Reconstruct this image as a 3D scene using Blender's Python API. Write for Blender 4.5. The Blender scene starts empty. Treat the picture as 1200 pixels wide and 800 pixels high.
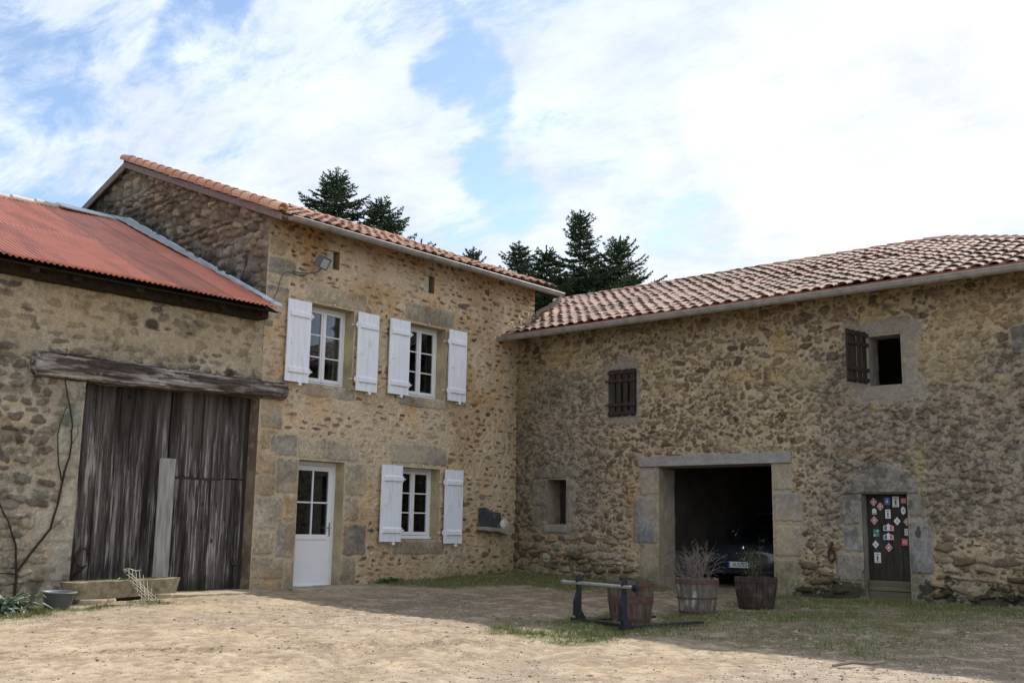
import bpy, math, random
import numpy as np
from mathutils import Vector, Matrix
random.seed(7)
RS = np.random.RandomState
scene = bpy.context.scene
COL = scene.collection
R = math.radians
PI = math.pi

# ------------------------------------------------------------------ tagging
def tag(o, label=None, cat=None, group=None, kind=None):
    if label: o['label'] = label
    if cat: o['category'] = cat
    if group: o['group'] = group
    if kind: o['kind'] = kind
    return o
def empty(name, loc, label, cat, group=None, rz=0):
    o = bpy.data.objects.new(name, None); COL.objects.link(o)
    o.location = loc; o.rotation_euler = (0, 0, rz); o.empty_display_size = .2
    return tag(o, label, cat, group)
def wloc(o):
    v = Vector((0, 0, 0))
    while o is not None:
        v = v + Vector(o.location); o = o.parent
    return v

# ------------------------------------------------------------------ mesh builder
class MB:
    def __init__(s):
        s.v = []; s.f = []; s.mi = []; s.c = []
    def quad(s, pts, m=0, c=None):
        n = len(s.v); s.v += [tuple(p) for p in pts]; s.f.append(tuple(range(n, n+len(pts)))); s.mi.append(m)
        s.c += [c or (1, 1, 1)]*len(pts)
    def geo(s, vs, fs, m=0, c=None):
        n = len(s.v); s.v += [tuple(p) for p in vs]; s.c += [c or (1, 1, 1)]*len(vs)
        for f in fs:
            s.f.append(tuple(i+n for i in f)); s.mi.append(m)
    def box(s, x0, x1, y0, y1, z0, z1, m=0, c=None, M=None, jit=0):
        vs = [Vector((x, y, z)) for x in (x0, x1) for y in (y0, y1) for z in (z0, z1)]
        if jit: vs = [p+Vector([random.uniform(-jit, jit) for _ in range(3)]) for p in vs]
        if M is not None: vs = [M @ p for p in vs]
        s.geo(vs, [(0, 1, 3, 2), (4, 6, 7, 5), (0, 4, 5, 1), (2, 3, 7, 6), (0, 2, 6, 4), (1, 5, 7, 3)], m, c)
    def tube(s, path, rad, n=8, m=0, cap=True, c=None):
        P = [Vector(p) for p in path]; k = len(P)
        rr = rad if isinstance(rad, (list, tuple)) else [rad]*k
        vs = []; up = None
        for i, p in enumerate(P):
            t = (P[min(i+1, k-1)]-P[max(i-1, 0)]).normalized()
            if up is None:
                up = Vector((0, 0, 1)) if abs(t.z) < .9 else Vector((1, 0, 0))
            a = t.cross(up)
            if a.length < 1e-4: a = t.cross(Vector((0, 1, 0)))
            a.normalize(); b = a.cross(t).normalized(); up = b
            for j in range(n):
                an = 2*PI*j/n
                vs.append(p+(a*math.cos(an)+b*math.sin(an))*rr[i])
        fs = []
        for i in range(k-1):
            for j in range(n):
                fs.append((i*n+j, i*n+(j+1) % n, (i+1)*n+(j+1) % n, (i+1)*n+j))
        if cap:
            fs.append(tuple(range(n))[::-1]); fs.append(tuple((k-1)*n+j for j in range(n)))
        s.geo(vs, fs, m, c)
    def lathe(s, prof, cen=(0, 0, 0), n=24, m=0, M=None):
        vs = []
        for r_, z in prof:
            for j in range(n):
                a = 2*PI*j/n; p = Vector((cen[0]+r_*math.cos(a), cen[1]+r_*math.sin(a), cen[2]+z))
                vs.append(M @ p if M is not None else p)
        fs = []
        for i in range(len(prof)-1):
            for j in range(n):
                fs.append((i*n+j, i*n+(j+1) % n, (i+1)*n+(j+1) % n, (i+1)*n+j))
        s.geo(vs, fs, m)
    def prism(s, outl, fn, d0, d1, m=0, c=None):
        """outl 2-D outline, fn(u,v,d)->3-D; extruded between depths d0 and d1"""
        n = len(outl)
        vs = [fn(u, v, d0) for u, v in outl]+[fn(u, v, d1) for u, v in outl]
        fs = [tuple(range(n))[::-1], tuple(range(n, 2*n))]+[(i, (i+1) % n, n+(i+1) % n, n+i) for i in range(n)]
        s.geo(vs, fs, m, c)
    def build(s, name, mats, parent=None, world=True, smooth=False, bevel=0, col=False):
        me = bpy.data.meshes.new(name)
        off = wloc(parent) if (parent is not None and world) else Vector((0, 0, 0))
        me.from_pydata([(p[0]-off.x, p[1]-off.y, p[2]-off.z) for p in s.v], [], s.f)
        if not isinstance(mats, (list, tuple)): mats = [mats]
        for m in mats: me.materials.append(m)
        me.polygons.foreach_set('material_index', s.mi)
        if smooth: me.polygons.foreach_set('use_smooth', [True]*len(s.f))
        if col:
            at = me.color_attributes.new('Col', 'FLOAT_COLOR', 'POINT')
            a = np.ones((len(s.v), 4), np.float32); a[:, :3] = np.array(s.c, np.float32)
            at.data.foreach_set('color', a.ravel())
        me.update()
        import bmesh
        if len(s.f) < 20000:
            bm = bmesh.new(); bm.from_mesh(me); bmesh.ops.recalc_face_normals(bm, faces=bm.faces); bm.to_mesh(me); bm.free()
        o = bpy.data.objects.new(name, me); COL.objects.link(o)
        if parent is not None: o.parent = parent
        if bevel:
            b = o.modifiers.new('bev', 'BEVEL'); b.width = bevel; b.segments = 2; b.limit_method = 'ANGLE'; b.angle_limit = R(40)
        return o
def np_mesh(name, V, F, mat, parent=None, col=None, smooth=False):
    """fast quad / tri mesh from numpy arrays"""
    me = bpy.data.meshes.new(name)
    off = wloc(parent) if parent is not None else Vector((0, 0, 0))
    V = np.asarray(V, np.float32)-np.array(off, np.float32)
    F = np.asarray(F, np.int32); k = F.shape[1]
    me.vertices.add(len(V)); me.vertices.foreach_set('co', V.ravel())
    me.loops.add(F.size); me.loops.foreach_set('vertex_index', F.ravel())
    me.polygons.add(len(F)); me.polygons.foreach_set('loop_start', np.arange(0, F.size, k, dtype=np.int32))
    me.polygons.foreach_set('loop_total', np.full(len(F), k, np.int32))
    me.polygons.foreach_set('use_smooth', np.full(len(F), smooth, bool))
    me.update(calc_edges=True); me.validate()
    if col is not None:
        at = me.color_attributes.new('Col', 'FLOAT_COLOR', 'POINT')
        a = np.ones((len(V), 4), np.float32); a[:, :3] = col
        at.data.foreach_set('color', a.ravel())
    me.materials.append(mat)
    o = bpy.data.objects.new(name, me); COL.objects.link(o)
    if parent is not None: o.parent = parent
    return o

# ------------------------------------------------------------------ numpy noise
def vnoise(x, y, scale, seed, octs=3, gain=.5):
    x = np.asarray(x, float)/scale; y = np.asarray(y, float)/scale
    out = np.zeros(np.broadcast(x, y).shape); amp = 1; tot = 0
    for o in range(octs):
        T = RS(seed*31+o).rand(256, 256)
        xi = np.floor(x).astype(int); yi = np.floor(y).astype(int)
        fx = x-xi; fy = y-yi; fx = fx*fx*(3-2*fx); fy = fy*fy*(3-2*fy)
        a = T[xi % 256, yi % 256]; b = T[(xi+1) % 256, yi % 256]; c = T[xi % 256, (yi+1) % 256]; d = T[(xi+1) % 256, (yi+1) % 256]
        out += amp*((a*(1-fx)+b*fx)*(1-fy)+(c*(1-fx)+d*fx)*fy); tot += amp
        amp *= gain; x = x*2.03+17.3; y = y*2.03+5.1
    return out/tot
def sst(a, b, x):
    t = np.clip((x-a)/(b-a), 0, 1); return t*t*(3-2*t)

# ------------------------------------------------------------------ materials
MATS = {}
def mat(name, base=(.5, .5, .5), rough=.8, metal=0, col=False, noise=None, bump=None, coord='Object', spec=.5, mix2=None, coat=0):
    """noise=(scale,detail,strength) value variation ; mix2=(color,scale,lo,hi) second colour by noise ; bump=(scale,dist,detail)"""
    if name in MATS: return MATS[name]
    m = bpy.data.materials.new(name); m.use_nodes = True; nt = m.node_tree; N = nt.nodes; L = nt.links
    bs = N['Principled BSDF']; bs.inputs['Roughness'].default_value = rough; bs.inputs['Metallic'].default_value = metal
    bs.inputs['Specular IOR Level'].default_value = spec
    if coat: bs.inputs['Coat Weight'].default_value = coat
    tc = N.new('ShaderNodeTexCoord')
    if col:
        a = N.new('ShaderNodeVertexColor'); a.layer_name = 'Col'; out = a.outputs['Color']
    else:
        a = N.new('ShaderNodeRGB'); a.outputs[0].default_value = (*base, 1); out = a.outputs[0]
    if mix2:
        n = N.new('ShaderNodeTexNoise'); n.inputs['Scale'].default_value = mix2[1]; n.inputs['Detail'].default_value = 6
        if len(mix2) > 4:
            mp = N.new('ShaderNodeMapping'); mp.inputs['Scale'].default_value = mix2[4]; L.new(tc.outputs[coord], mp.inputs[0]); L.new(mp.outputs[0], n.inputs[0])
        else: L.new(tc.outputs[coord], n.inputs[0])
        r = N.new('ShaderNodeMapRange'); r.inputs[1].default_value = mix2[2]; r.inputs[2].default_value = mix2[3]; L.new(n.outputs[0], r.inputs[0])
        x = N.new('ShaderNodeMix'); x.data_type = 'RGBA'; L.new(r.outputs[0], x.inputs[0]); L.new(out, x.inputs[6]); x.inputs[7].default_value = (*mix2[0], 1)
        out = x.outputs[2]
    if noise:
        n = N.new('ShaderNodeTexNoise'); n.inputs['Scale'].default_value = noise[0]; n.inputs['Detail'].default_value = noise[1]
        if len(noise) > 3:
            mp = N.new('ShaderNodeMapping'); mp.inputs['Scale'].default_value = noise[3]; L.new(tc.outputs[coord], mp.inputs[0]); L.new(mp.outputs[0], n.inputs[0])
        else: L.new(tc.outputs[coord], n.inputs[0])
        r = N.new('ShaderNodeMapRange'); r.inputs[1].default_value = .25; r.inputs[2].default_value = .75
        r.inputs[3].default_value = 1-noise[2]; r.inputs[4].default_value = 1+noise[2]; L.new(n.outputs[0], r.inputs[0])
        x = N.new('ShaderNodeVectorMath'); x.operation = 'SCALE'; L.new(out, x.inputs[0]); L.new(r.outputs[0], x.inputs['Scale']); out = x.outputs[0]
    L.new(out, bs.inputs['Base Color'])
    if bump:
        n = N.new('ShaderNodeTexNoise'); n.inputs['Scale'].default_value = bump[0]; n.inputs['Detail'].default_value = bump[2]
        if len(bump) > 3:
            mp = N.new('ShaderNodeMapping'); mp.inputs['Scale'].default_value = bump[3]; L.new(tc.outputs[coord], mp.inputs[0]); L.new(mp.outputs[0], n.inputs[0])
        else: L.new(tc.outputs[coord], n.inputs[0])
        b = N.new('ShaderNodeBump'); b.inputs['Distance'].default_value = bump[1]; b.inputs['Strength'].default_value = 1
        L.new(n.outputs[0], b.inputs['Height']); L.new(b.outputs[0], bs.inputs['Normal'])
    MATS[name] = m
    return m
M_wall = mat('rubble stone masonry', col=True, rough=.95, spec=.2, noise=(60, 7, .32), bump=(75, .011, 6))
M_plain = mat('rough lime render', (.30, .25, .18), .95, spec=.2, noise=(3, 6, .3), bump=(30, .01, 5))
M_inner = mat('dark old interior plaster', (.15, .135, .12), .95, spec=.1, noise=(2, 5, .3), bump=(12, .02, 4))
M_granite = mat('granite block', (.33, .30, .25), .92, spec=.25, noise=(35, 6, .25), bump=(50, .006, 6), mix2=((.24, .22, .19), 4, .4, .65))
M_lint_gray = mat('bluish cement lintel', (.255, .245, .24), .9, spec=.25, noise=(20, 6, .2), bump=(50, .004, 5), mix2=((.34, .32, .29), 3, .4, .7))
M_tile = mat('terracotta roof tile', col=True, rough=.85, spec=.25, noise=(30, 5, .25), bump=(70, .003, 4))
M_zinc = mat('weathered zinc', (.33, .31, .29), .6, .15, noise=(8, 5, .2), mix2=((.24, .225, .21), 6, .45, .7))
M_flash = mat('galvanised flashing', (.46, .51, .56), .5, .1, noise=(6, 5, .25), mix2=((.30, .27, .24), 9, .55, .75))
M_white = mat('white paint', (.78, .80, .86), .5, noise=(14, 6, .07, (1, 1, .2)), mix2=((.50, .48, .44), 9, .60, .85, (1, 1, .22)), bump=(30, .002, 4, (1, 1, .2)))
M_pvc = mat('white window plastic', (.78, .78, .80), .3, noise=(5, 3, .03))
M_oldwood = mat('grey weathered planks', (.13, .115, .105), .9, spec=.2, noise=(26, 8, .55, (1, 1, .08)), bump=(70, .004, 6, (1, 1, .05)),
                mix2=((.34, .32, .30), 13, .52, .66, (1, 1, .10)))
M_beam = mat('cracked oak beam', (.075, .058, .048), .92, spec=.2, noise=(26, 8, .75, (.09, 1, 1)), bump=(30, .06, 7, (.08, 1, 1)),
             mix2=((.34, .31, .29), 12, .50, .62, (.10, 1, 1)))
def oldwood():
    m = mat('silvered old planks', (.05, .042, .038), .92, spec=.15, bump=(60, .006, 7, (1, 1, .04)))
    nt = m.node_tree; N = nt.nodes; L = nt.links; bs = N['Principled BSDF']
    tc = N.new('ShaderNodeTexCoord'); mp = N.new('ShaderNodeMapping'); mp.inputs['Scale'].default_value = (1, 1, .055); L.new(tc.outputs['Object'], mp.inputs[0])
    def no(sc, det, vec): 
        n = N.new('ShaderNodeTexNoise'); n.inputs['Scale'].default_value = sc; n.inputs['Detail'].default_value = det; n.inputs['Roughness'].default_value = .65; L.new(vec, n.inputs[0]); return n.outputs[0]
    def mr(v, a, b, c, d):
        r = N.new('ShaderNodeMapRange'); r.interpolation_type = 'SMOOTHSTEP'
        for i, q in enumerate((a, b, c, d)): r.inputs[i+1].default_value = q
        L.new(v, r.inputs[0]); return r.outputs[0]
    def mx(f, a, b):
        x = N.new('ShaderNodeMix'); x.data_type = 'RGBA'; L.new(f, x.inputs[0])
        for i, q in ((6, a), (7, b)):
            if isinstance(q, tuple): x.inputs[i].default_value = (*q, 1)
            else: L.new(q, x.inputs[i])
        return x.outputs[2]
    def mu(a, b):
        x = N.new('ShaderNodeMath'); x.operation = 'MULTIPLY'; L.new(a, x.inputs[0]); L.new(b, x.inputs[1]); return x.outputs[0]
    sp = N.new('ShaderNodeSeparateXYZ'); L.new(tc.outputs['Object'], sp.inputs[0])
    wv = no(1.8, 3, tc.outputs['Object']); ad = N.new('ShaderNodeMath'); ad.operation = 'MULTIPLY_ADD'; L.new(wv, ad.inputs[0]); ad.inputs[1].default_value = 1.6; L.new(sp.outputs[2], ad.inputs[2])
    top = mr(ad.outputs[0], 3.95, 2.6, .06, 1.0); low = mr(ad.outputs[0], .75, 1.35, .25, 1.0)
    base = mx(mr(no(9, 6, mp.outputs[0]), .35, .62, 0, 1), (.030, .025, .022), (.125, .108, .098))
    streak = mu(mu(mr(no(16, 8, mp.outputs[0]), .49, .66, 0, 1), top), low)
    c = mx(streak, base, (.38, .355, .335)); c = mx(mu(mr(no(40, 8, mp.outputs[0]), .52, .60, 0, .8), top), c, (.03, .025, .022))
    g = mx(mr(ad.outputs[0], 1.25, .75, 0, .8), c, (.028, .032, .018))
    vr = N.new('ShaderNodeTexVoronoi'); vr.inputs['Scale'].default_value = 3.2; mk = N.new('ShaderNodeMapping'); mk.inputs['Scale'].default_value = (1, 1, .55); L.new(tc.outputs['Object'], mk.inputs[0]); L.new(mk.outputs[0], vr.inputs[0])
    g = mx(mr(vr.outputs['Distance'], .10, .05, 0, .85), g, (.02, .016, .014))
    vc = N.new('ShaderNodeVertexColor'); vc.layer_name = 'Col'; mm = N.new('ShaderNodeMix'); mm.data_type = 'RGBA'; mm.blend_type = 'MULTIPLY'; mm.inputs[0].default_value = 1; L.new(g, mm.inputs[6]); L.new(vc.outputs[0], mm.inputs[7])
    L.new(mm.outputs[2], bs.inputs['Base Color']); return m
M_post = mat('bleached board', (.30, .29, .27), .9, spec=.2, noise=(20, 8, .4, (1, 1, .1)), bump=(60, .004, 5, (1, 1, .1)))
M_darkwood = mat('dark brown wood', (.035, .028, .022), .8, spec=.3, noise=(20, 6, .5, (1, 1, .15)), bump=(60, .003, 5, (1, 1, .1)), mix2=((.09, .085, .075), 14, .6, .8, (1, 1, .1)))
M_rafter = mat('brown rafter wood', (.10, .075, .055), .9, spec=.2, noise=(14, 6, .4), bump=(40, .004, 5))
M_darkraf = mat('eave shade rafter wood', (.035, .028, .022), .9, spec=.1, noise=(14, 6, .4), bump=(40, .004, 5))  # rafter wood darkened to hold the shade under the barn eave
M_barge = mat('weathered barge board', (.17, .13, .12), .85, noise=(14, 6, .3), bump=(40, .003, 5))
M_iron = mat('rusty iron', (.06, .035, .025), .8, .4, noise=(30, 5, .4), mix2=((.15, .06, .03), 20, .5, .7))
M_dark = mat('black gap shade', (.01, .01, .01), .9)
M_blacksteel = mat('worn dark steel', (.022, .026, .032), .5, .5, noise=(12, 5, .3), mix2=((.08, .06, .05), 10, .58, .75))
M_bright = mat('polished steel tube', (.42, .42, .44), .4, .85, noise=(20, 5, .15), mix2=((.2, .17, .15), 14, .6, .8))
M_slate = mat('dark slate', (.035, .045, .048), .6, noise=(14, 6, .4), bump=(20, .01, 5), mix2=((.12, .13, .13), 8, .55, .75))
M_shell = mat('bleached fossil shell', (.55, .50, .42), .8, noise=(20, 5, .2), bump=(40, .005, 4))
M_trough = mat('mossy stone trough', (.27, .23, .16), .95, spec=.2, noise=(18, 7, .3), bump=(40, .008, 6), mix2=((.12, .125, .06), 5, .5, .7))
M_slab = mat('flat paving stone', (.36, .30, .21), .95, spec=.2, noise=(14, 7, .25), bump=(40, .008, 6), mix2=((.20, .17, .11), 4, .5, .7))
M_basin = mat('grey plastic basin', (.12, .13, .145), .55, noise=(10, 4, .15))
M_wire = mat('pale wire', (.26, .23, .19), .6, .3, noise=(20, 4, .3))
M_bark = mat('bark', (.10, .075, .055), .95, spec=.1, noise=(20, 6, .4), bump=(40, .01, 5))
M_vine = mat('dark vine bark', (.045, .032, .025), .95, spec=.1, noise=(30, 5, .3), bump=(60, .004, 4))
M_twig = mat('dry grey twig', (.215, .18, .155), .95, spec=.1, noise=(20, 4, .3))
M_twigd = mat('dark twig', (.085, .075, .055), .95, spec=.1, noise=(20, 4, .3))
M_soil = mat('planter soil', (.05, .04, .03), 1, spec=.1, noise=(30, 6, .4), bump=(40, .02, 5))
M_stave = mat('oak staves', (.12, .095, .075), .9, spec=.2, noise=(18, 7, .45, (1, 1, .15)), bump=(50, .004, 5, (1, 1, .1)), mix2=((.09, .05, .038), 6, .45, .65))
M_stavew = mat('limewashed staves', (.14, .125, .10), .9, spec=.2, noise=(18, 7, .4, (1, 1, .2)), bump=(50, .004, 5, (1, 1, .1)), mix2=((.42, .41, .38), 9, .52, .66, (1, 1, .35)))
M_staved = mat('dark staves', (.055, .042, .035), .9, spec=.2, noise=(18, 7, .4, (1, 1, .2)), bump=(50, .004, 5, (1, 1, .1)), mix2=((.12, .09, .07), 8, .5, .7))
M_hoop = mat('rusty hoop', (.12, .065, .048), .75, .3, noise=(16, 5, .35), mix2=((.08, .05, .04), 9, .5, .7))
M_corr = mat('red painted corrugated iron', col=True, rough=.48, spec=.4, noise=(5, 6, .12), mix2=((.16, .07, .045), 2.2, .62, .78, (1, .25, .25)))
M_car = mat('black car paint', (.028, .034, .044), .2, coat=1)
M_carplas = mat('black bumper plastic', (.012, .012, .013), .5)
M_rubber = mat('tyre rubber', (.015, .015, .015), .85)
M_chrome = mat('chrome', (.8, .8, .82), .12, 1)
M_lamp = mat('headlamp lens', (.45, .47, .5), .08, .3)
M_plate = mat('number plate white', (.75, .75, .72), .4)
M_platebl = mat('number plate blue', (.02, .06, .35), .4)
M_ink = mat('plate lettering', (.01, .01, .01), .5)
M_curtain = mat('checked curtain', (.42, .43, .40), .95, noise=(40, 2, .3))
M_leafgr = mat('silver green leaves', (.15, .20, .13), .6, noise=(9, 4, .35), mix2=((.30, .34, .29), 7, .5, .7))
M_weed = mat('weed leaves', (.06, .12, .025), .6, noise=(9, 4, .35))
M_needle = mat('spruce needles', (.055, .085, .045), .7, spec=.2, noise=(3, 4, .5))
M_grass = mat('grass blades', col=True, rough=.75, spec=.2)
M_pebble = mat('loose gravel stones', col=True, rough=.95, spec=.15, noise=(40, 4, .25))
M_lampgrey = mat('floodlight housing', (.10, .10, .105), .4, .4)
M_lampglass = mat('floodlight glass', (.45, .48, .52), .1)
M_cable = mat('grey green cable', (.10, .115, .095), .6)
def glass():
    m = bpy.data.materials.new('window glass'); m.use_nodes = True; nt = m.node_tree; N = nt.nodes; L = nt.links
    N.remove(N['Principled BSDF'])
    t = N.new('ShaderNodeBsdfTransparent'); t.inputs[0].default_value = (.75, .78, .8, 1)
    g = N.new('ShaderNodeBsdfGlossy'); g.inputs['Roughness'].default_value = .02; g.inputs[0].default_value = (.9, .95, 1, 1)
    f = N.new('ShaderNodeFresnel'); f.inputs[0].default_value = 1.5
    x = N.new('ShaderNodeMixShader'); L.new(f.outputs[0], x.inputs[0]); L.new(t.outputs[0], x.inputs[1]); L.new(g.outputs[0], x.inputs[2])
    L.new(x.outputs[0], N['Material Output'].inputs[0]); return m
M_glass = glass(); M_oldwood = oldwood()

# ------------------------------------------------------------------ terrain height
def zg(x, y):
    x = np.asarray(x, float); y = np.asarray(y, float)
    d = np.clip(np.minimum(-x, -y), 0, None)
    z = -.13+.17*np.exp(-np.hypot(x, y)/2.6)-.09*sst(0, 4, d)-.10*sst(6.5, 11, -x)*sst(3, 0, -y)-.06*sst(9.5, 15, np.hypot(x, y))
    z = z+.03*(vnoise(x+50, y+50, 2.2, 5, 2)-.5)*sst(0, 1.5, d)
    return z
def zgf(x, y): return float(zg(x, y))

# ------------------------------------------------------------------ rubble wall grids
class Wall:
    """height field wall: u along, v up, out = outward offset"""
    def __init__(s, u0, u1, v0, v1, res, seed, mortar, mvar=.1):
        s.u0, s.v0, s.res = u0, v0, res
        s.nu = int(round((u1-u0)/res))+1; s.nv = int(round((v1-v0)/res))+1
        s.U, s.V = np.meshgrid(u0+np.arange(s.nu)*res, v0+np.arange(s.nv)*res, indexing='ij')
        s.rs = RS(seed); s.seed = seed
        n1 = vnoise(s.U, s.V, .9, seed+1, 4); n2 = vnoise(s.U, s.V, .06, seed+2, 3)
        n3 = vnoise(s.U, s.V, .028, seed+6, 2)
        s.H = (n2-.5)*.022+(n1-.5)*.02+(n3-.5)*.012
        s.C = np.ones(s.U.shape+(3,))*np.array(mortar)
        s.C *= (1+(n2-.5)[..., None]*.5)*(1+(n1-.5)[..., None]*mvar*3)*(1+(n3-.5)[..., None]*.35)
        s.n3 = n3
        s.M = np.zeros(s.U.shape)               # taken mask
        s.hole = np.zeros(s.U.shape, bool)
        s.wn = vnoise(s.U, s.V, .05, seed+3, 2); s.wn2 = vnoise(s.U, s.V, .35, seed+4, 3)
    def win(s, u0, u1, v0, v1):
        a = max(0, int((u0-s.u0)/s.res)-1); b = min(s.nu, int((u1-s.u0)/s.res)+2)
        c = max(0, int((v0-s.v0)/s.res)-1); d = min(s.nv, int((v1-s.v0)/s.res)+2)
        return slice(a, max(a, b)), slice(c, max(c, d))
    def stone(s, cu, cv, a, b, rot, col, h, p=2.6, edge=.13, irr=.10, wear=.25):
        r = max(a, b)*1.3
        W = s.win(cu-r, cu+r, cv-r, cv+r)
        U = s.U[W]-cu; V = s.V[W]-cv
        if U.size == 0: return
        i_ = int((cu-s.u0)/s.res); j_ = int((cv-s.v0)/s.res)
        if 0 <= i_ < s.nu and 0 <= j_ < s.nv and s.M[i_, j_] > .2: return
        c_, s_ = math.cos(rot), math.sin(rot); x = U*c_+V*s_; y = -U*s_+V*c_
        th = np.arctan2(y/b, x/a); ph = s.rs.rand(3)*6.28
        pr = 1+irr*np.sin(2*th+ph[0])+irr*.8*np.sin(3*th+ph[1])+irr*.6*np.sin(5*th+ph[2])
        d = ((np.abs(x)/a)**p+(np.abs(y)/b)**p)**(1/p)/pr
        d = d+(s.wn[W]-.5)*wear
        m = sst(1+edge/2, 1-edge/2, d)*(s.M[W] < .25)
        s.paint(W, m, col, h*(1-np.clip(d, 0, 1)**4)+h*.4)
        s.M[W] = np.maximum(s.M[W], m)
    def paint(s, W, m, col, hh):
        mm = m[..., None]
        s.C[W] = s.C[W]*(1-mm)+np.array(col)*(1+(s.wn[W]-.5)[..., None]*.5+(s.n3[W]-.5)[..., None]*.5)*mm
        s.H[W] = s.H[W]*(1-m*.5)+hh*m
    def block(s, u0, u1, v0, v1, col, h=.012, rnd=.055, joint=None):
        """dressed block with worn rounded edges; clears rubble below it"""
        g = .03; W = s.win(u0-g, u1+g, v0-g, v1+g); U = s.U[W]; V = s.V[W]
        if U.size == 0: return
        cu, cv = (u0+u1)/2, (v0+v1)/2; a, b = (u1-u0)/2, (v1-v0)/2
        dx = np.abs(U-cu)-(a-rnd); dy = np.abs(V-cv)-(b-rnd)
        d = np.hypot(np.clip(dx, 0, None), np.clip(dy, 0, None))+np.minimum(np.maximum(dx, dy), 0)-rnd
        d = d+(s.wn[W]-.5)*.05+(s.wn2[W]-.5)*.05
        if joint is not None:
            mj = sst(.03, .01, d)*(s.M[W] < 2)
            s.C[W] = s.C[W]*(1-mj[..., None])+np.array(joint)*mj[..., None]
            s.H[W] = s.H[W]*(1-mj)
        m = sst(.010, -.020, d)
        cc = np.array(col)*(1+(s.wn2[W]-.5)[..., None]*.7)
        s.paint(W, m, cc, h*sst(.0, -.03, d)+h*.3)
        s.M[W] = np.maximum(s.M[W], sst(.03, .01, d)*1.0)
    def rubble(s, u0, u1, v0, v1, hr, wr, pal, h, skip=.1, fill=.86, jit=.25, rot=.15, p=2.6, irr=.10, wear=.25, cond=None):
        v = v0
        while v < v1:
            rh = s.rs.uniform(*hr); u = u0-s.rs.uniform(0, wr[1])
            while u < u1:
                w = s.rs.uniform(*wr)
                cu = u+w/2; cv = v+rh/2+s.rs.uniform(-jit, jit)*rh
                if s.rs.rand() > skip and (cond is None or cond(cu, cv)):
                    col = np.array(pal[s.rs.randint(len(pal))])*s.rs.uniform(.66, 1.32)
                    b = rh/2*fill*s.rs.uniform(.65, 1.12); a = w/2*fill*s.rs.uniform(.85, 1.08)
                    s.stone(cu, cv, a, b, s.rs.uniform(-rot, rot), col, h*s.rs.uniform(.4, 1.3), p=p, irr=irr, wear=wear)
                u += w
            v += rh
    def stain(s, m, col, k=1.):
        m = np.clip(m*k, 0, 1)[..., None]; s.C = s.C*(1-m)+s.C*np.array(col)*m
    def tint(s, m, col):
        m = np.clip(m, 0, 1)[..., None]; s.C = s.C*(1-m)+np.array(col)*(1+(s.wn-.5)[..., None]*.4)*m
    def cut(s, u0, u1, v0, v1):
        e = s.res*.5
        s.hole |= (s.U > u0-e) & (s.U < u1-e) & (s.V > v0-e) & (s.V < v1-e)   # cell by lower-left vertex
        s.H[((s.U > u0-.03) & (s.U < u1+.03) & (s.V > v0-.03) & (s.V < v1+.03))] *= .35
    def arrays(s, fn, keep=None):
        """fn(U,V,out)->(X,Y,Z)"""
        X, Y, Z = fn(s.U, s.V, s.H)
        P = np.stack([X, Y, Z], -1).reshape(-1, 3)
        idx = np.arange(s.nu*s.nv).reshape(s.nu, s.nv)
        ok = ~s.hole[:-1, :-1]
        if keep is not None: ok &= keep(s.U[:-1, :-1], s.V[:-1, :-1])
        F = np.stack([idx[:-1, :-1][ok], idx[1:, :-1][ok], idx[1:, 1:][ok], idx[:-1, 1:][ok]], -1)
        return P, F, s.C.reshape(-1, 3)
def merge(parts):
    Vs, Fs, Cs = [], [], []; n = 0
    for P, F, C in parts:
        Vs.append(P); Fs.append(F+n); Cs.append(C); n += len(P)
    V = np.concatenate(Vs); F = np.concatenate(Fs); C = np.concatenate(Cs)
    used = np.zeros(len(V), bool); used[F.ravel()] = True
    mp = np.cumsum(used)-1
    return V[used], mp[F], C[used]
def plainquads(quads, col):
    P = np.array([p for q in quads for p in q], float); F = np.arange(len(P)).reshape(-1, 4)
    return P, F, np.ones((len(P), 3))*np.array(col)
def reveal(fn, u0, u1, v0, v1, depth, seed, col, sides='LRTB', res=.03):
    """inner faces of an opening, as small grids with noise"""
    out = []
    def grid(a0, a1, f):
        na = max(2, int((a1-a0)/res)); nd = max(2, int(depth/res))
        A, D = np.meshgrid(np.linspace(a0, a1, na), np.linspace(0, depth, nd), indexing='ij')
        n = vnoise(A+3*seed, D, .12, seed, 3); bl = vnoise(A*1.0+seed, D*.2, .4, seed+9, 1)
        nn = (n-.5)*.02*np.minimum(1, D*30)
        P = np.stack(f(A, D, nn), -1).reshape(-1, 3)
        C = (np.array(col)*(1+(n-.5)[..., None]*.5)*(1+(bl-.5)[..., None]*.5)).reshape(-1, 3)
        idx = np.arange(na*nd).reshape(na, nd)
        F = np.stack([idx[:-1, :-1], idx[1:, :-1], idx[1:, 1:], idx[:-1, 1:]], -1).reshape(-1, 4)
        out.append((P, F, C))
    if 'L' in sides: grid(v0, v1, lambda A, D, n: fn(u0+0*A+n, A, -D))
    if 'R' in sides: grid(v0, v1, lambda A, D, n: fn(u1+0*A+n, A, -D))
    if 'T' in sides: grid(u0, u1, lambda A, D, n: fn(A, v1+0*A+n, -D))
    if 'B' in sides: grid(u0, u1, lambda A, D, n: fn(A, v0+0*A+n, -D))
    return out

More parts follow.
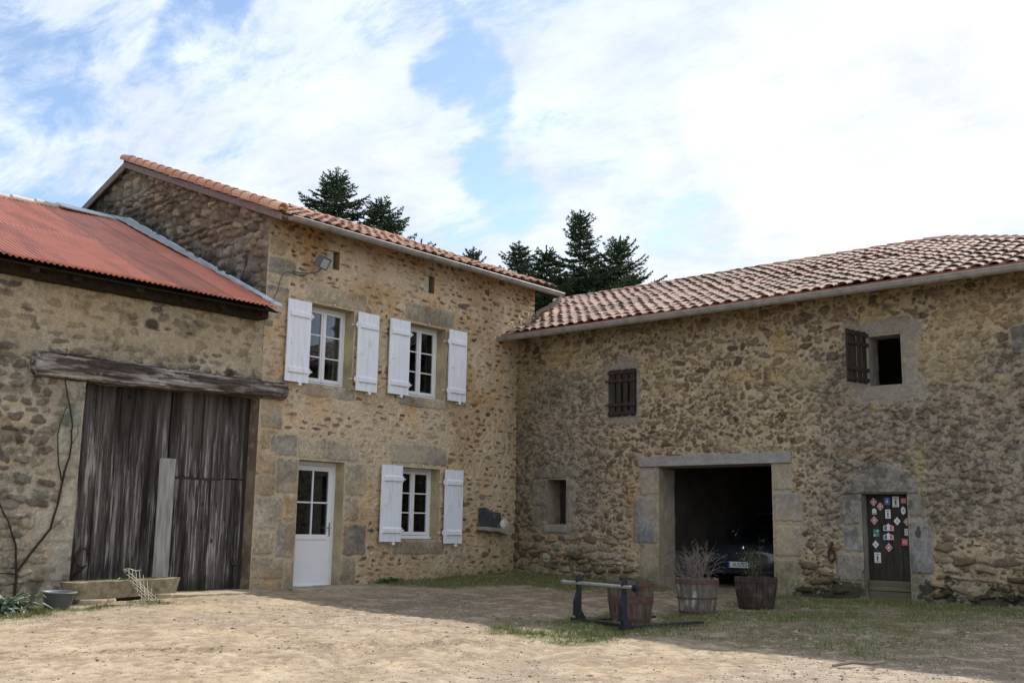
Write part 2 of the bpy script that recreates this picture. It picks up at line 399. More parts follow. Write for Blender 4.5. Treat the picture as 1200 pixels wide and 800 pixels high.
# =================================================================== BUILDINGS
fH = lambda u, v, o: (u, -o, v)              # house / barn front: u = X
fW = lambda u, v, o: (-o, -u, v)             # outbuilding front: u = -Y
fG = lambda u, v, o: (-6.35-o, u, v)         # house gable: u = Y
OCHRE = (.55, .43, .295)
jointc = (.50, .41, .295)
def pal(*a): return [tuple(x) for x in a]
P_house = pal((.25, .18, .115), (.30, .23, .155), (.21, .145, .095), (.28, .235, .175), (.33, .25, .165), (.17, .12, .085))
P_wing = pal((.235, .175, .11), (.18, .125, .08), (.28, .22, .145), (.21, .165, .12), (.31, .24, .155), (.26, .18, .105), (.16, .12, .085))
P_gable = pal((.19, .15, .11), (.22, .175, .125), (.16, .13, .10), (.27, .21, .145), (.20, .17, .135), (.25, .20, .14))
P_barn = pal((.22, .17, .12), (.17, .13, .10), (.26, .22, .16), (.20, .18, .15), (.14, .11, .09))

# ---------------------------------------------------------------- farmhouse
house = empty('farmhouse', (-3, 0, -.15), 'two storey ochre rubble stone farmhouse with white shutters and a terracotta tiled roof', 'house')
W1 = dict(x0=-5.42, x1=-4.45, z0=3.28, z1=4.66); W2 = dict(x0=-3.10, x1=-2.14, z0=3.30, z1=4.68); W3 = dict(x0=-3.16, x1=-2.19, z0=.68, z1=1.98)
DR = dict(x0=-5.50, x1=-4.52, z0=-.16, z1=1.97)
VENTS = [(-5.11, -4.84, 5.34, 5.66), (-2.76, -2.49, 5.33, 5.66)]
h = Wall(-6.35, .52, -.5, 6.06, .0125, 11, OCHRE)
J = jointc
GR = (.355, .305, .235); GRW = (.39, .325, .235); GRD = (.315, .285, .235); TAN = (.43, .345, .235)
# dressed stones first (rubble avoids them)
def blk(w, lst, j=J, **k):
    for (a, b, c, d, col) in lst:
        f = w.rs.uniform(.88, 1.12); w.block(a, b, c, d, np.array(col)*f, joint=j, **k)
blk(h, [(-6.33, -5.9, 2.45, 2.86, GR), (-6.31, -5.95, 2.1, 2.42, TAN), (-6.10, -5.56, 2.02, 2.36, GRD), (-5.54, -4.95, 2.0, 2.34, GRW), (-4.93, -4.22, 2.0, 2.32, GR),
        (-6.33, -5.98, 1.72, 2.06, TAN), (-5.95, -5.52, 1.42, 1.97, GR), (-6.33, -5.98, 1.36, 1.68, GRW), (-6.33, -5.80, .82, 1.32, GR), (-5.78, -5.52, .98, 1.38, TAN),
        (-5.90, -5.52, .36, .94, GRD), (-6.33, -5.94, .42, .78, GRW), (-6.33, -5.72, .04, .38, GR), (-5.70, -5.52, -.14, .33, GRW), (-6.33, -5.74, -.4, .0, TAN),
        (-4.50, -4.02, 1.42, 1.96, GR), (-4.50, -4.18, .98, 1.38, GRW), (-4.50, -3.98, .40, .92, (.265, .25, .225)), (-4.50, -4.20, -.12, .34, GR),
        (-3.50, -2.03, 2.04, 2.41, GRD), (-5.50, -4.22, 4.70, 4.98, GRW), (-3.22, -1.95, 4.72, 5.04, GRD),
        (-5.56, -4.38, 3.06, 3.26, GRD), (-3.30, -2.08, 3.10, 3.28, GRD), (-3.34, -2.04, .40, .66, GR),
        (-4.43, -4.2, 4.2, 4.68, TAN), (-2.12, -1.94, 4.1, 4.66, TAN), (-2.17, -1.98, 1.3, 1.9, TAN),
        (-6.33, -5.78, 5.02, 5.30, GRD), (-6.33, -5.9, 4.56, 4.82, (.25, .19, .14)), (-6.33, -6.02, 5.36, 5.62, TAN), (-6.33, -5.95, 4.86, 5.0, TAN)], h=.010)
inb = lambda u, v, B, g=.03: any(a-g < u < b+g and c-g < v < d+g for a, b, c, d in B)
opn = [(w['x0'], w['x1'], w['z0'], w['z1']) for w in (W1, W2, W3, DR)]+VENTS
h.rubble(-6.35, .6, -.5, 6.1, (.065, .13), (.10, .34), P_house, -.006, skip=.34, fill=.58, jit=.28, rot=.14, p=2.1, irr=.15, wear=.55, cond=lambda u, v: not inb(u, v, opn))
h.rubble(-6.35, .6, -.5, 6.1, (.10, .2), (.2, .5), P_house, .001, skip=.90, fill=.72, jit=.3, rot=.12, p=2.3, irr=.12, wear=.5, cond=lambda u, v: not inb(u, v, opn))
# wear: lime wash bands, damp foot, rusty ochre patches, darker below the eave and at the inner corner
n = vnoise(h.U, h.V, .8, 77, 4); n2 = vnoise(h.U*1.0, h.V*2.2, 1.1, 78, 4)
h.tint(sst(.50, .68, n2)*.5, (.55, .45, .32))
h.stain(sst(.52, .7, n), (.80, .72, .62), .7)
h.stain(sst(.58, .75, vnoise(h.U, h.V, .5, 79, 3)), (1.0, .88, .74), .8)
h.stain(sst(.55, -.1, h.V+(n-.5)*1.2), (.72, .70, .62), .75)
h.stain(sst(5.45, 6.0, h.V+(n-.5)*.9), (.70, .58, .46), .75)
h.stain(sst(-.55, .0, h.U+(n-.5)*.5)*.9, (.82, .82, .76))
h.tint(sst(.12, -.25, h.V+(n-.5)*.6)*sst(-4, -2.6, h.U)*.6, (.085, .095, .045))
for o in opn: h.cut(*o)
h.H *= sst(-6.35, -6.22, h.U)
parts = [h.arrays(fH)]
RV = (.42, .36, .22)
for i, o in enumerate(opn[:4]): parts += reveal(fH, *o, .42, 20+i, RV)
for i, o in enumerate(VENTS): parts += reveal(fH, *o, .16, 30+i, (.28, .19, .11))
# gable
g = Wall(0, 6.6, 3.6, 8.1, .018, 12, (.175, .14, .10))
rz = lambda y: np.where(y < 4.8, 6.02+.385*y, 6.02+.385*(9.6-y))
g.rubble(0, 6.6, 3.6, 8.1, (.08, .20), (.12, .36), P_gable, .045, skip=.04, fill=.98, jit=.3, rot=.3, p=2.5, irr=.11, wear=.3)
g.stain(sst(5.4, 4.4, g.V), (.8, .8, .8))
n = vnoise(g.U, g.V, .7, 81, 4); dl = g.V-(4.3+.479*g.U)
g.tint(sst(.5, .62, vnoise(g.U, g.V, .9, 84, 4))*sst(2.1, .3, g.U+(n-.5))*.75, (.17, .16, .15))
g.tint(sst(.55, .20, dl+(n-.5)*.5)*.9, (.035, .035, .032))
g.stain(sst(.5, .66, n), (.72, .72, .70), .8)
g.tint(sst(.58, .72, vnoise(g.U, g.V, .25, 85, 3))*sst(1.8, .3, dl)*.5, (.32, .31, .28))
g.tint(sst(.055, .03, np.abs(g.U-.62+.1*(g.V-5)+(n-.5)*.1))*sst(5.6, 5.3, g.V)*.8, (.03, .028, .025))
g.H *= sst(0, .14, g.U)
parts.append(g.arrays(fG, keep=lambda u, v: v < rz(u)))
parts.append(plainquads([[(-6.35, 0, -.5), (-6.35, 9.8, -.5), (-6.35, 9.8, 3.6), (-6.35, 0, 3.6)], [(-6.35, 6.55, 3.6), (-6.35, 9.8, 3.6), (-6.35, 9.8, 5.9), (-6.35, 6.55, 7.15)],
                         [(.52, 0, -.5), (.52, 9.8, -.5), (.52, 9.8, 6.0), (.52, 0, 6.0)], [(.52, 0, 6.0), (.52, 9.8, 6.0), (.52, 4.85, 7.85), (.52, 4.8, 7.84)],
                         [(-6.35, 9.8, -.5), (.52, 9.8, -.5), (.52, 9.8, 6.0), (-6.35, 9.8, 6.0)]], (.30, .23, .15)))
V, F, C = merge(parts)
np_mesh('wall', V, F, M_wall, house, C)
# interior floor slabs that keep the rooms dark
b = MB(); b.box(-6.3, .48, .05, 9.75, 2.55, 2.75); b.box(-6.3, .48, 4.9, 5.0, -.4, 5.9); b.build('interior_floor', M_rafter, house)

# ---- tiles
TP = np.array([(.46, .25, .18), (.42, .22, .155), (.50, .30, .22), (.38, .22, .165), (.45, .29, .225), (.34, .22, .17), (.52, .34, .27), (.46, .22, .145)])
def tile_roof(name, org, e, s, width, length, parent, seed, clip=None, sp=.232, ex=.30, pal_=TP, skew=0, k_dirt=.5):
    rs = RS(seed); org = np.array(org, float); e = np.array(e, float); s = np.array(s, float); s /= np.linalg.norm(s); nrm = np.cross(e, s)
    if nrm[2] < 0: nrm = -nrm
    nc = int(width/sp)+1; nr = int(length/ex)+1; K = 8
    th = np.linspace(0, PI, K)
    Vs, Fs, Cs = [], [], []; nv = 0
    L = ex+.11
    for i in range(nc):
        for j in range(nr):
            for kind in (0, 1):
                a0 = i*sp+(sp/2 if kind else 0)+rs.uniform(-.016, .016)+.02*math.sin(j*.9+i*.7); t0 = j*ex+rs.uniform(-.028, .028)*(j > 0)+(0.05 if kind else 0)
                c = org+e*a0+s*(t0+.15)
                if clip is not None and not clip(*c): continue
                if t0+L > length+.1: Lt = max(.1, length+.05-t0)
                else: Lt = L
                rl, ru = (.090, .074) if kind == 0 else (.086, .100)
                rl *= rs.uniform(.95, 1.06); yaw = rs.uniform(-.05, .05); lift = rs.uniform(0, .016)
                sag = (float(vnoise(np.array([a0+9]), np.array([t0+9]), 1.6, seed+8, 2)[0])-.5)*.09; org2 = org+nrm*sag
                if rs.rand() < .06: t0 -= rs.uniform(.02, .07)*(j > 0)
                rings = []
                if kind == 0:
                    for (t, r_, h_, dz) in ((0.022, rl-.014, .032, -.002), (0, rl-.013, .032, 0), (0, rl, .036, 0), (.0+Lt, ru, .004, 0)):
                        A = r_*np.cos(th); Nn = r_*.52*np.sin(th)+h_*.55+lift*(1-t/L)+dz
                        rings.append(org2+np.outer(a0+A+yaw*t, e)+np.outer(np.full(K, t0+t), s)+np.outer(Nn, nrm))
                else:
                    for (t, r_, h_) in ((.02, rl, .028), (0, rl, .042), (0, rl, .028), (Lt, ru, .004)):
                        A = r_*np.cos(th); Nn = -r_*.20*np.sin(th)+h_+.012
                        rings.append(org2+np.outer(a0+A+yaw*t, e)+np.outer(np.full(K, t0+t), s)+np.outer(Nn, nrm))
                P = np.concatenate(rings); Vs.append(P)
                for q in range(3):
                    for m_ in range(K-1):
                        Fs.append((nv+q*K+m_, nv+q*K+m_+1, nv+(q+1)*K+m_+1, nv+(q+1)*K+m_))
                base = pal_[rs.randint(len(pal_))]*rs.uniform(.9, 1.1)*.5+pal_.mean(0)*.5*rs.uniform(.88, 1.12)
                li = float(vnoise(np.array([a0]), np.array([t0]), 1.3, seed+4, 3)[0]); gq = np.clip((li-.42)*4, 0, 1)*k_dirt*rs.uniform(.4, 1)
                base = base*(1-gq)+np.array((.25, .20, .165))*rs.uniform(.7, 1.2)*gq
                cc = np.repeat(base[None], len(P), 0); 
                cc[-K:] *= .75 if kind == 0 else .8          # upper end of each tile darker, below the overlap
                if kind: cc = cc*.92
                Cs.append(cc); nv += len(P)
    return np_mesh(name, np.concatenate(Vs), np.array(Fs), M_tile, parent, np.concatenate(Cs), smooth=False)
def ridge_row(name, p0, p1, parent, seed, r=.115, ex=.36, pal_=TP):
    rs = RS(seed); p0 = np.array(p0, float); p1 = np.array(p1, float); d = p1-p0; Ln = np.linalg.norm(d); d /= Ln
    side = np.cross(d, (0, 0, 1)); side /= np.linalg.norm(side); up = np.cross(side, d); up = up if up[2] > 0 else -up; K = 9; th = np.linspace(-.25, PI+.25, K)
    Vs, Fs, Cs = [], [], []; nv = 0
    for i in range(int(Ln/ex)+1):
        t0 = i*ex+rs.uniform(-.015, .015)
        for q, (t, rr, hh) in enumerate(((.02, r-.018, 0), (0, r-.015, 0), (0, r, .012), (ex+.06, r*.86, -.006))):
            Vs.append(p0+np.outer(np.full(K, t0+t), d)+np.outer(rr*np.cos(th), side)+np.outer(rr*.85*np.sin(th)+hh, up))
            if q < 3:
                for m_ in range(K-1): Fs.append((nv+m_, nv+m_+1, nv+K+m_+1, nv+K+m_))
            nv += K
        c = pal_[rs.randint(len(pal_))]*rs.uniform(.85, 1.2); Cs.append(np.repeat(c[None], 4*K, 0))
    return np_mesh(name, np.concatenate(Vs), np.array(Fs), M_tile, parent, np.concatenate(Cs))
sl = .385
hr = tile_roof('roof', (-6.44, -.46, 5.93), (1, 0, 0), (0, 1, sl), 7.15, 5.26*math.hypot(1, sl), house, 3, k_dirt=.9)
ridge_row('ridge_tiles', (-6.47, 4.80, 7.96), (.8, 4.80, 7.96), hr, 4)
b = MB()   # decks under the tiles, both slopes
def slab(b, pts, t, m=0):
    lo = [(p[0], p[1], p[2]-t) for p in pts]; n = len(pts)
    b.geo(list(pts)+lo, [tuple(range(n)), tuple(range(2*n-1, n-1, -1))]+[(i, n+i, n+(i+1) % n, (i+1) % n) for i in range(n)], m)
slab(b, [(-6.44, -.40, 5.935), (.72, -.40, 5.935), (.72, 4.8, 7.94), (-6.44, 4.8, 7.94)], .05)
slab(b, [(-6.46, 4.805, 7.95), (.72, 4.805, 7.95), (.72, 10.2, 5.90), (-6.46, 10.2, 5.90)], .06)
b.build('roof_deck', M_barge, house)
b = MB()
def sbox(b, p0, p1, w, hgt):     # a board from p0 to p1 along a slope in the YZ plane, width w in X
    (x, y0, z0), (_, y1, z1) = p0, p1
    b.geo([(x, y0, z0), (x, y1, z1), (x, y1, z1-hgt), (x, y0, z0-hgt), (x+w, y0, z0), (x+w, y1, z1), (x+w, y1, z1-hgt), (x+w, y0, z0-hgt)],
          [(0, 1, 2, 3), (4, 7, 6, 5), (0, 4, 5, 1), (3, 2, 6, 7), (0, 3, 7, 4), (1, 5, 6, 2)])
for a_ in (((-6.485, -.46, 5.93), (-6.485, 4.8, 7.955), .035, .12), ((-6.485, 4.802, 7.955), (-6.485, 10.1, 5.94), .035, .15), ((.725, -.46, 5.93), (.725, 4.8, 7.955), .035, .15)):
    b = MB(); sbox(b, *a_); b.build('barge_board', M_barge, house)
# verge tiles hanging on the barge board
def verge(parent):
    rs = RS(5); Vs, Fs, Cs = [], [], []; nv = 0; s = np.array((0, 1, sl)); s = s/np.linalg.norm(s); nrm = np.array((0, -sl, 1)); nrm = nrm/np.linalg.norm(nrm); K = 7
    th = np.linspace(.2, PI+.35, K)
    for i in range(19):
        t0 = i*.30
        for q, (t, r_) in enumerate(((.02, .092), (0, .092), (0, .105), (.38, .088))):
            Vs.append(np.array((-6.445, -.46, 5.95))+np.outer(np.full(K, t0+t), s)+np.outer(r_*np.cos(th), (1, 0, 0))+np.outer(r_*np.sin(th)+.03+(.015 if t == 0 else 0), nrm))
            if q < 3:
                for m_ in range(K-1): Fs.append((nv+m_, nv+m_+1, nv+K+m_+1, nv+K+m_))
            nv += K
        Cs.append(np.repeat((np.array([(.52, .27, .17), (.46, .24, .16), (.54, .33, .23)][rs.randint(3)])*rs.uniform(.8, 1.15))[None], 4*K, 0))
    return np_mesh('verge_tiles', np.concatenate(Vs), np.array(Fs), M_tile, parent, np.concatenate(Cs))
verge(hr)
def gutter(name, p0, p1, r, parent, out):
    """half round gutter with rolled lip, from p0 to p1; out = unit vector away from the wall"""
    b = MB(); p0 = Vector(p0); p1 = Vector(p1); out = Vector(out); K = 9
    for rr, lay in ((r, 0), (r*.9, 1)):
        vs = []
        for p in (p0, p1):
            for j in range(K):
                a = PI+PI*j/(K-1); vs.append(p+out*(math.cos(a)*rr)+Vector((0, 0, 1))*(math.sin(a)*rr))
        b.geo(vs, [(j, j+1, K+j+1, K+j) for j in range(K-1)])
    b.tube([p0+out*r, p1+out*r], r*.16, 6)
    for p in (p0, p1):
        b.geo([p+out*(math.cos(PI+PI*j/(K-1))*r*.99)+Vector((0, 0, 1))*(math.sin(PI+PI*j/(K-1))*r*.99) for j in range(K)], [tuple(range(K))])
    o = b.build(name, M_zinc, parent, smooth=False)
    d = (p1-p0); Ln = d.length; d.normalize(); k = int(Ln/.9)
    for i in range(1, k):
        c = p0+d*(Ln*i/k); b2 = MB()
        b2.tube([c+out*(math.cos(PI+PI*j/8)*(r+.006))+Vector((0, 0, 1))*(math.sin(PI+PI*j/8)*(r+.006)) for j in range(9)], .007, 4)
        b2.build('gutter_bracket', M_zinc, o)
    return o
gutter('gutter', (-6.33, -.535, 5.885), (.80, -.535, 5.835), .07, house, (0, -1, 0))
b = MB(); b.tube([(.72, -.535, 5.78), (.72, -.53, 5.70), (.70, -.42, 5.62), (.66, -.12, 5.52), (.60, -.02, 5.46), (.60, -.01, 5.30)], .045, 10)
b.build('downpipe', M_zinc, house, smooth=True)

# ---- windows, shutters, door
def window(o, parent, curtain=False, dep=.24):
    x0, x1, z0, z1 = o['x0'], o['x1'], o['z0'], o['z1']; y = dep
    b = MB(); t = .055
    b.box(x0, x0+t, y, y+.06, z0, z1); b.box(x1-t, x1, y, y+.06, z0, z1); b.box(x0+t, x1-t, y, y+.06, z0, z0+t+.01); b.box(x0+t, x1-t, y, y+.06, z1-t, z1)
    b.box(x0-.0, x1, y-.035, y-.001, z0, z0+.035)                       # drip sill
    xm = (x0+x1)/2; s = .05
    for a0, a1 in ((x0+t+.004, xm-.004), (xm+.004, x1-t-.004)):
        za, zb = z0+t+.014, z1-t-.004; yy = y-.012
        b.box(a0, a0+s, yy, yy+.05, za, zb); b.box(a1-s, a1, yy, yy+.05, za, zb); b.box(a0+s, a1-s, yy, yy+.05, za, za+s+.01); b.box(a0+s, a1-s, yy, yy+.05, zb-s, zb)
        for k in (1, 2):
            zz = za+s+(zb-za-2*s)*k/3; b.box(a0+s, a1-s, yy+.008, yy+.04, zz-.011, zz+.011)
    b.box(xm-.022, xm+.022, y-.028, y-.0125, z0+t+.014, z1-t-.004)
    w = b.build('window', M_pvc, parent, bevel=.003)
    p = MB(); p.box(x0+t+.04, xm-.03, y+.010, y+.014, z0+t+.04, z1-t-.03); p.box(xm+.03, x1-t-.04, y+.010, y+.014, z0+t+.04, z1-t-.03); p.build('pane', M_glass, w)
    if curtain:
        c = MB(); zz0, zz1 = z0+.50, z0+.86; k = 40
        vs = []
        for i in range(k+1):
            xx = x0+.1+(x1-x0-.2)*i/k; yy = y+.09+.008*math.sin(i*1.9)
            vs += [(xx, yy, zz0), (xx, yy, zz1)]
        c.geo(vs, [(2*i, 2*i+2, 2*i+3, 2*i+1) for i in range(k)])
        so = c.build('curtain', M_curtain, w, smooth=True); sm = so.modifiers.new('s', 'SOLIDIFY'); sm.thickness = .003
    else:
        c = MB()
        for xx0, xx1 in ((x0+.06, x0+.20), (x1-.22, x1-.06)):
            k = 14; vs = []
            for i in range(k+1):
                xx = xx0+(xx1-xx0)*i/k; yy = y+.16+.015*math.sin(i*1.7)
                vs += [(xx, yy, z0+.02), (xx, yy, z1)]
            c.geo(vs, [(2*i, 2*i+2, 2*i+3, 2*i+1) for i in range(k)])
        so = c.build('curtain', M_inner, w, smooth=True); sm = so.modifiers.new('s', 'SOLIDIFY'); sm.thickness = .003
    k_ = MB(); k_.lathe([(0.001, 0), (.016, .004), (.018, .014), (.001, .024)], (0, 0, 0), 10, M=Matrix.Translation((xm+.02, -.012, z1+.035)) @ Matrix.Rotation(R(90), 4, 'X'))
    k_.build('shutter_hook', M_white, w, smooth=True)
    return w
window(W1, house); window(W2, house); window(W3, house, True)
def shutter(x0, x1, z0, z1, hinge_x, parent, tilt=0.0):
    b = MB(); y0 = -.085; n = 4; wdt = (x1-x0)/n; lean = tilt
    for i in range(n):
        b.box(x0+i*wdt+.0012, x0+(i+1)*wdt-.0012, y0, y0+.028, z0, z1)
    b.box(x0+.004, x1-.004, y0+.006, y0+.022, z0+.004, z1-.004)
    s = b.build('shutter', M_white, parent, bevel=.0025)
    for zc in (z0+.20, z1-.24):          # bevelled battens
        b = MB()
        a = x0+.045; c = x1-.03; pts = [(y0-.001, zc-.055), (y0-.030, zc-.040), (y0-.030, zc+.030), (y0-.001, zc+.06)]
        b.geo([(a, p[0], p[1]) for p in pts]+[(c, p[0], p[1]) for p in pts], [(0, 1, 2, 3), (7, 6, 5, 4), (0, 4, 5, 1), (1, 5, 6, 2), (2, 6, 7, 3), (3, 7, 4, 0)])
        b.build('batten', M_white, s, bevel=.003)
    sg = 1 if hinge_x > (x0+x1)/2 else -1
    for zc in (z0+.20, z1-.24):
        b = MB()
        b.tube([(hinge_x, y0+.01, zc-.05), (hinge_x, y0+.01, zc+.05)], .013, 8)
        b.box(min(hinge_x, hinge_x+sg*.06), max(hinge_x, hinge_x+sg*.06), y0+.0, y0+.018, zc-.015, zc+.015)
        b.box(hinge_x+sg*.045, hinge_x+sg*.06, y0+.0, .01, zc-.013, zc+.013)
        b.build('hinge', M_white, s)
    b = MB(); xm = (x0+x1)/2+.05
    b.box(xm-.012, xm+.012, y0-.03, .005, z0-.04, z0-.02); b.box(xm-.03, xm+.03, y0-.035, y0-.022, z0-.055, z0-.005)
    b.build('shutter_stop', M_white, s, bevel=.003)
    b = MB(); b.box(x0+.08, x0+.13, y0-.016, y0-.0005, (z0+z1)/2-.05, (z0+z1)/2+.05); b.build('shutter_latch', M_white, s, bevel=.003)
    return s
for (x0, x1, z0, z1, hx) in ((-5.94, -5.455, 3.25, 4.64, -5.44), (-4.41, -3.92, 3.25, 4.66, -4.43), (-3.65, -3.15, 3.28, 4.67, -3.13),
                             (-2.11, -1.62, 3.30, 4.69, -2.125), (-3.72, -3.22, .63, 1.99, -3.20), (-2.12, -1.635, .60, 1.98, -2.14)):
    shutter(x0, x1, z0, z1, hx, house)
def housedoor():
    x0, x1, z0, z1 = DR['x0'], DR['x1'], DR['z0'], DR['z1']; y = .23; b = MB(); t = .065
    b.box(x0, x0+t, y, y+.07, z0+.03, z1); b.box(x1-t, x1, y, y+.07, z0+.03, z1); b.box(x0+t, x1-t, y, y+.07, z1-t, z1)
    fr = (x0+t+.004, x1-t-.004); s = .085; yy = y-.012; zb = z1-t-.004; zm = .66
    b.box(fr[0], fr[0]+s, yy, yy+.05, z0+.035, zb); b.box(fr[1]-s, fr[1], yy, yy+.05, z0+.035, zb); b.box(fr[0]+s, fr[1]-s, yy, yy+.05, zb-s, zb)
    b.box(fr[0]+s, fr[1]-s, yy, yy+.05, zm, zm+s); b.box(fr[0]+s, fr[1]-s, yy, yy+.05, z0+.035, z0+.035+s*1.1)
    xm = (fr[0]+fr[1])/2; zz = (zm+s+zb-s)/2
    b.box(xm-.013, xm+.013, yy+.005, yy+.04, zm+s, zb-s); b.box(fr[0]+s, xm-.0135, yy+.006, yy+.04, zz-.013, zz+.013); b.box(xm+.0135, fr[1]-s, yy+.006, yy+.04, zz-.013, zz+.013)
    b.box(fr[0]+s, fr[1]-s, yy+.012, yy+.045, z0+.035+s*1.1, zm)
    b.box(fr[0], fr[1], yy-.03, yy-.001, z0+.04, z0+.075)
    d = b.build('door', M_pvc, house, bevel=.004)
    p = MB(); p.box(fr[0]+s-.005, fr[1]-s+.005, y+.012, y+.017, zm+s-.005, zb-s+.005); p.build('pane', M_glass, d)
    hb = MB(); hx = fr[1]-s/2; hb.box(hx-.018, hx+.018, yy-.012, yy-.0005, .72, .95); hb.tube([(hx, yy-.01, .86), (hx, yy-.055, .86), (hx-.13, yy-.055, .862)], .010, 8); hb.build('handle', M_chrome, d, smooth=False)
    st = MB(); st.box(x0-.02, x1+.02, -.10, y+.1, z0-.12, z0+.028, jit=.006); st.build('door_step', M_granite, house, bevel=.01)
housedoor()
for (a, b_, c, d) in VENTS:
    b = MB(); b.box(a+.004, b_-.12, .03, .06, c-.01, d+.01); v = b.build('vent_board', mat('pale vent board', (.46, .43, .34), .8, noise=(10, 4, .2)), house)
    b = MB(); b.box(a-.01, b_+.01, .13, .16, c-.01, d+.01); b.build('vent_back', mat('brown vent back', (.20, .13, .08), .9, noise=(10, 4, .3)), v)

# shelf stone, slate and shell on the house front
b = MB(); b.prism([(-1.16, .86), (-1.0, .83), (-.8, .84), (-.42, .76), (-.36, .80), (-.38, .845), (-.7, .90), (-1.15, .925)], lambda u, v, d: (u, -d, v), -.05, .24)
sh = b.build('stone_shelf', M_granite, house, bevel=.012)
b = MB(); b.prism([(-1.13, .93), (-.62, .885), (-.56, .97), (-.52, 1.20), (-.76, 1.22), (-.86, 1.27), (-.97, 1.30), (-1.12, 1.28), (-1.15, 1.1)], lambda u, v, d: (u, -d-.10*(1.3-v)/.4-.012, v), .0, .03)
tag(b.build('slate_slab', M_slate, None, bevel=.004), 'broken dark slate standing on the small stone shelf beside the house corner', 'slate')
b = MB(); cx, cz = -.50, .945
vs = []
for k in range(60):
    a = k*.32; r_ = .105*(1-k/75); vs.append((cx+.01+math.cos(a)*r_*.9, -.13-.0012*k, cz+.02+math.sin(a)*r_*.8))
b.tube(vs, [.045*(1-k/80) for k in range(60)], 8)
tag(b.build('fossil_shell', M_shell, None, smooth=True), 'pale round coiled fossil lying on the stone shelf in front of the slate', 'fossil')

# floodlight and its cable
fl = empty('floodlight', (-5.52, -.02, 5.15), 'grey outdoor floodlight on an arm high on the house front beside the eave', 'lamp')
b = MB(); b.tube([(-5.85, -.005, 5.13), (-5.80, -.06, 5.11), (-5.62, -.12, 5.12), (-5.46, -.22, 5.16), (-5.42, -.24, 5.24)], .012, 7); b.build('arm', M_lampgrey, fl, smooth=True)
Mx = Matrix.Translation((-5.42, -.26, 5.33)) @ Matrix.Rotation(R(25), 4, 'Z') @ Matrix.Rotation(R(28), 4, 'X')
b = MB(); b.box(-.13, .13, -.045, .05, -.10, .10, M=Mx); b.box(-.145, .145, -.065, -.045, .085, .105, M=Mx); b.box(-.145, .145, -.065, -.045, -.105, -.085, M=Mx)
b.box(-.145, -.125, -.065, -.045, -.085, .085, M=Mx); b.box(.125, .145, -.065, -.045, -.085, .085, M=Mx)
for k in range(6): b.box(-.11+k*.04, -.10+k*.04, .05, .075, -.08, .08, M=Mx)
b.build('lamp_housing', M_lampgrey, fl, bevel=.004)
b = MB(); b.box(-.124, .124, -.056, -.0455, -.084, .084, M=Mx); b.build('lamp_glass', M_lampglass, fl)
b = MB(); b.tube([(-5.55, -.16, 5.15), (-5.62, -.05, 5.10), (-5.75, -.02, 5.08), (-5.95, -.018, 5.10), (-6.05, -.018, 5.05), (-6.10, -.018, 4.9), (-6.13, -.018, 4.75), (-6.2, -.018, 4.6), (-6.3, -.02, 4.5)], .008, 6)
tag(b.build('cable', M_cable, None, smooth=True), 'thin grey cable running from the floodlight down the corner of the house', 'cable')

# ---------------------------------------------------------------- barn
barn = empty('barn', (-9.5, 0, -.25), 'stone barn at the left with a red corrugated iron roof and old plank doors', 'barn')
w = Wall(-13.2, -6.352, -.6, 4.45, .0145, 13, (.42, .345, .25))
LG = (.37, .34, .26)
blk(w, [(-9.62, -9.34, 2.5, 2.84, LG), (-9.60, -9.33, 2.2, 2.47, (.33, .35, .27)), (-9.66, -9.33, 1.82, 2.17, LG), (-9.58, -9.33, 1.5, 1.79, LG), (-9.54, -9.33, 1.08, 1.47, (.40, .36, .28)),
        (-9.86, -9.31, .62, 1.05, (.38, .35, .27)), (-9.60, -9.31, .08, .59, (.36, .33, .27)), (-9.95, -9.33, -.32, .05, (.30, .27, .21))], j=(.36, .31, .23), h=.012)
bd = (-9.30, -6.352+.02, -.30, 2.93)
w.rubble(-13.3, -6.3, -.6, 1.1, (.10, .2), (.15, .5), P_barn+pal((.30, .27, .21), (.33, .29, .22)), .034, skip=.05, fill=.9, jit=.2, rot=.12, wear=.35, cond=lambda u, v: not inb(u, v, [bd], -.02))
w.rubble(-13.3, -6.3, 1.1, 3.3, (.08, .17), (.12, .36), P_barn, .022, skip=.20, fill=.80, jit=.3, rot=.2, irr=.13, wear=.5, cond=lambda u, v: not inb(u, v, [bd], -.02))
w.rubble(-13.3, -6.3, 3.3, 4.5, (.08, .19), (.14, .40), P_barn, .008, skip=.30, fill=.70, jit=.3, rot=.15, irr=.14, wear=.5)
w.tint(sst(.60, .72, vnoise(w.U, w.V, .07, 95, 3))*sst(.3, .1, w.M)*.5, (.47, .41, .31))
n = vnoise(w.U, w.V, .8, 91, 5); n2 = vnoise(w.U, w.V, .12, 92, 3)
w.tint(sst(3.2, 3.7, w.V+(n-.5)*1.0)*sst(.35, .5, n)*.45, (.44, .34, .20))
gm = sst(.44, .58, n+.10*sst(-8.4, -9.6, w.U))*sst(3.75, 3.2, w.V+(n2-.5)*.4)
w.tint(gm*.38, (.235, .225, .185)); w.stain(sst(.52, .60, n2)*gm, (.48, .49, .44), .75)
w.stain(sst(.62, .75, vnoise(w.U, w.V, .35, 93, 4)), (.5, .48, .42), .8)
w.tint(sst(.62, .72, vnoise(w.U, w.V, .22, 94, 3))*sst(3.3, 2.9, w.V)*.5, (.40, .38, .31))
w.tint(sst(.13, .09, np.hypot(w.U+8.35, (w.V-3.83)*1.3))*.9, (.07, .05, .035)); 
w.cut(bd[0], -6.2, bd[2]-.4, bd[3])
parts = [w.arrays(fH)]+reveal(fH, bd[0], -6.345, bd[2]-.2, bd[3], .42, 41, (.33, .29, .22), 'LT')+reveal(fH, bd[0], -6.352, bd[2]-.2, bd[3], .42, 42, (.22, .175, .13), 'R')
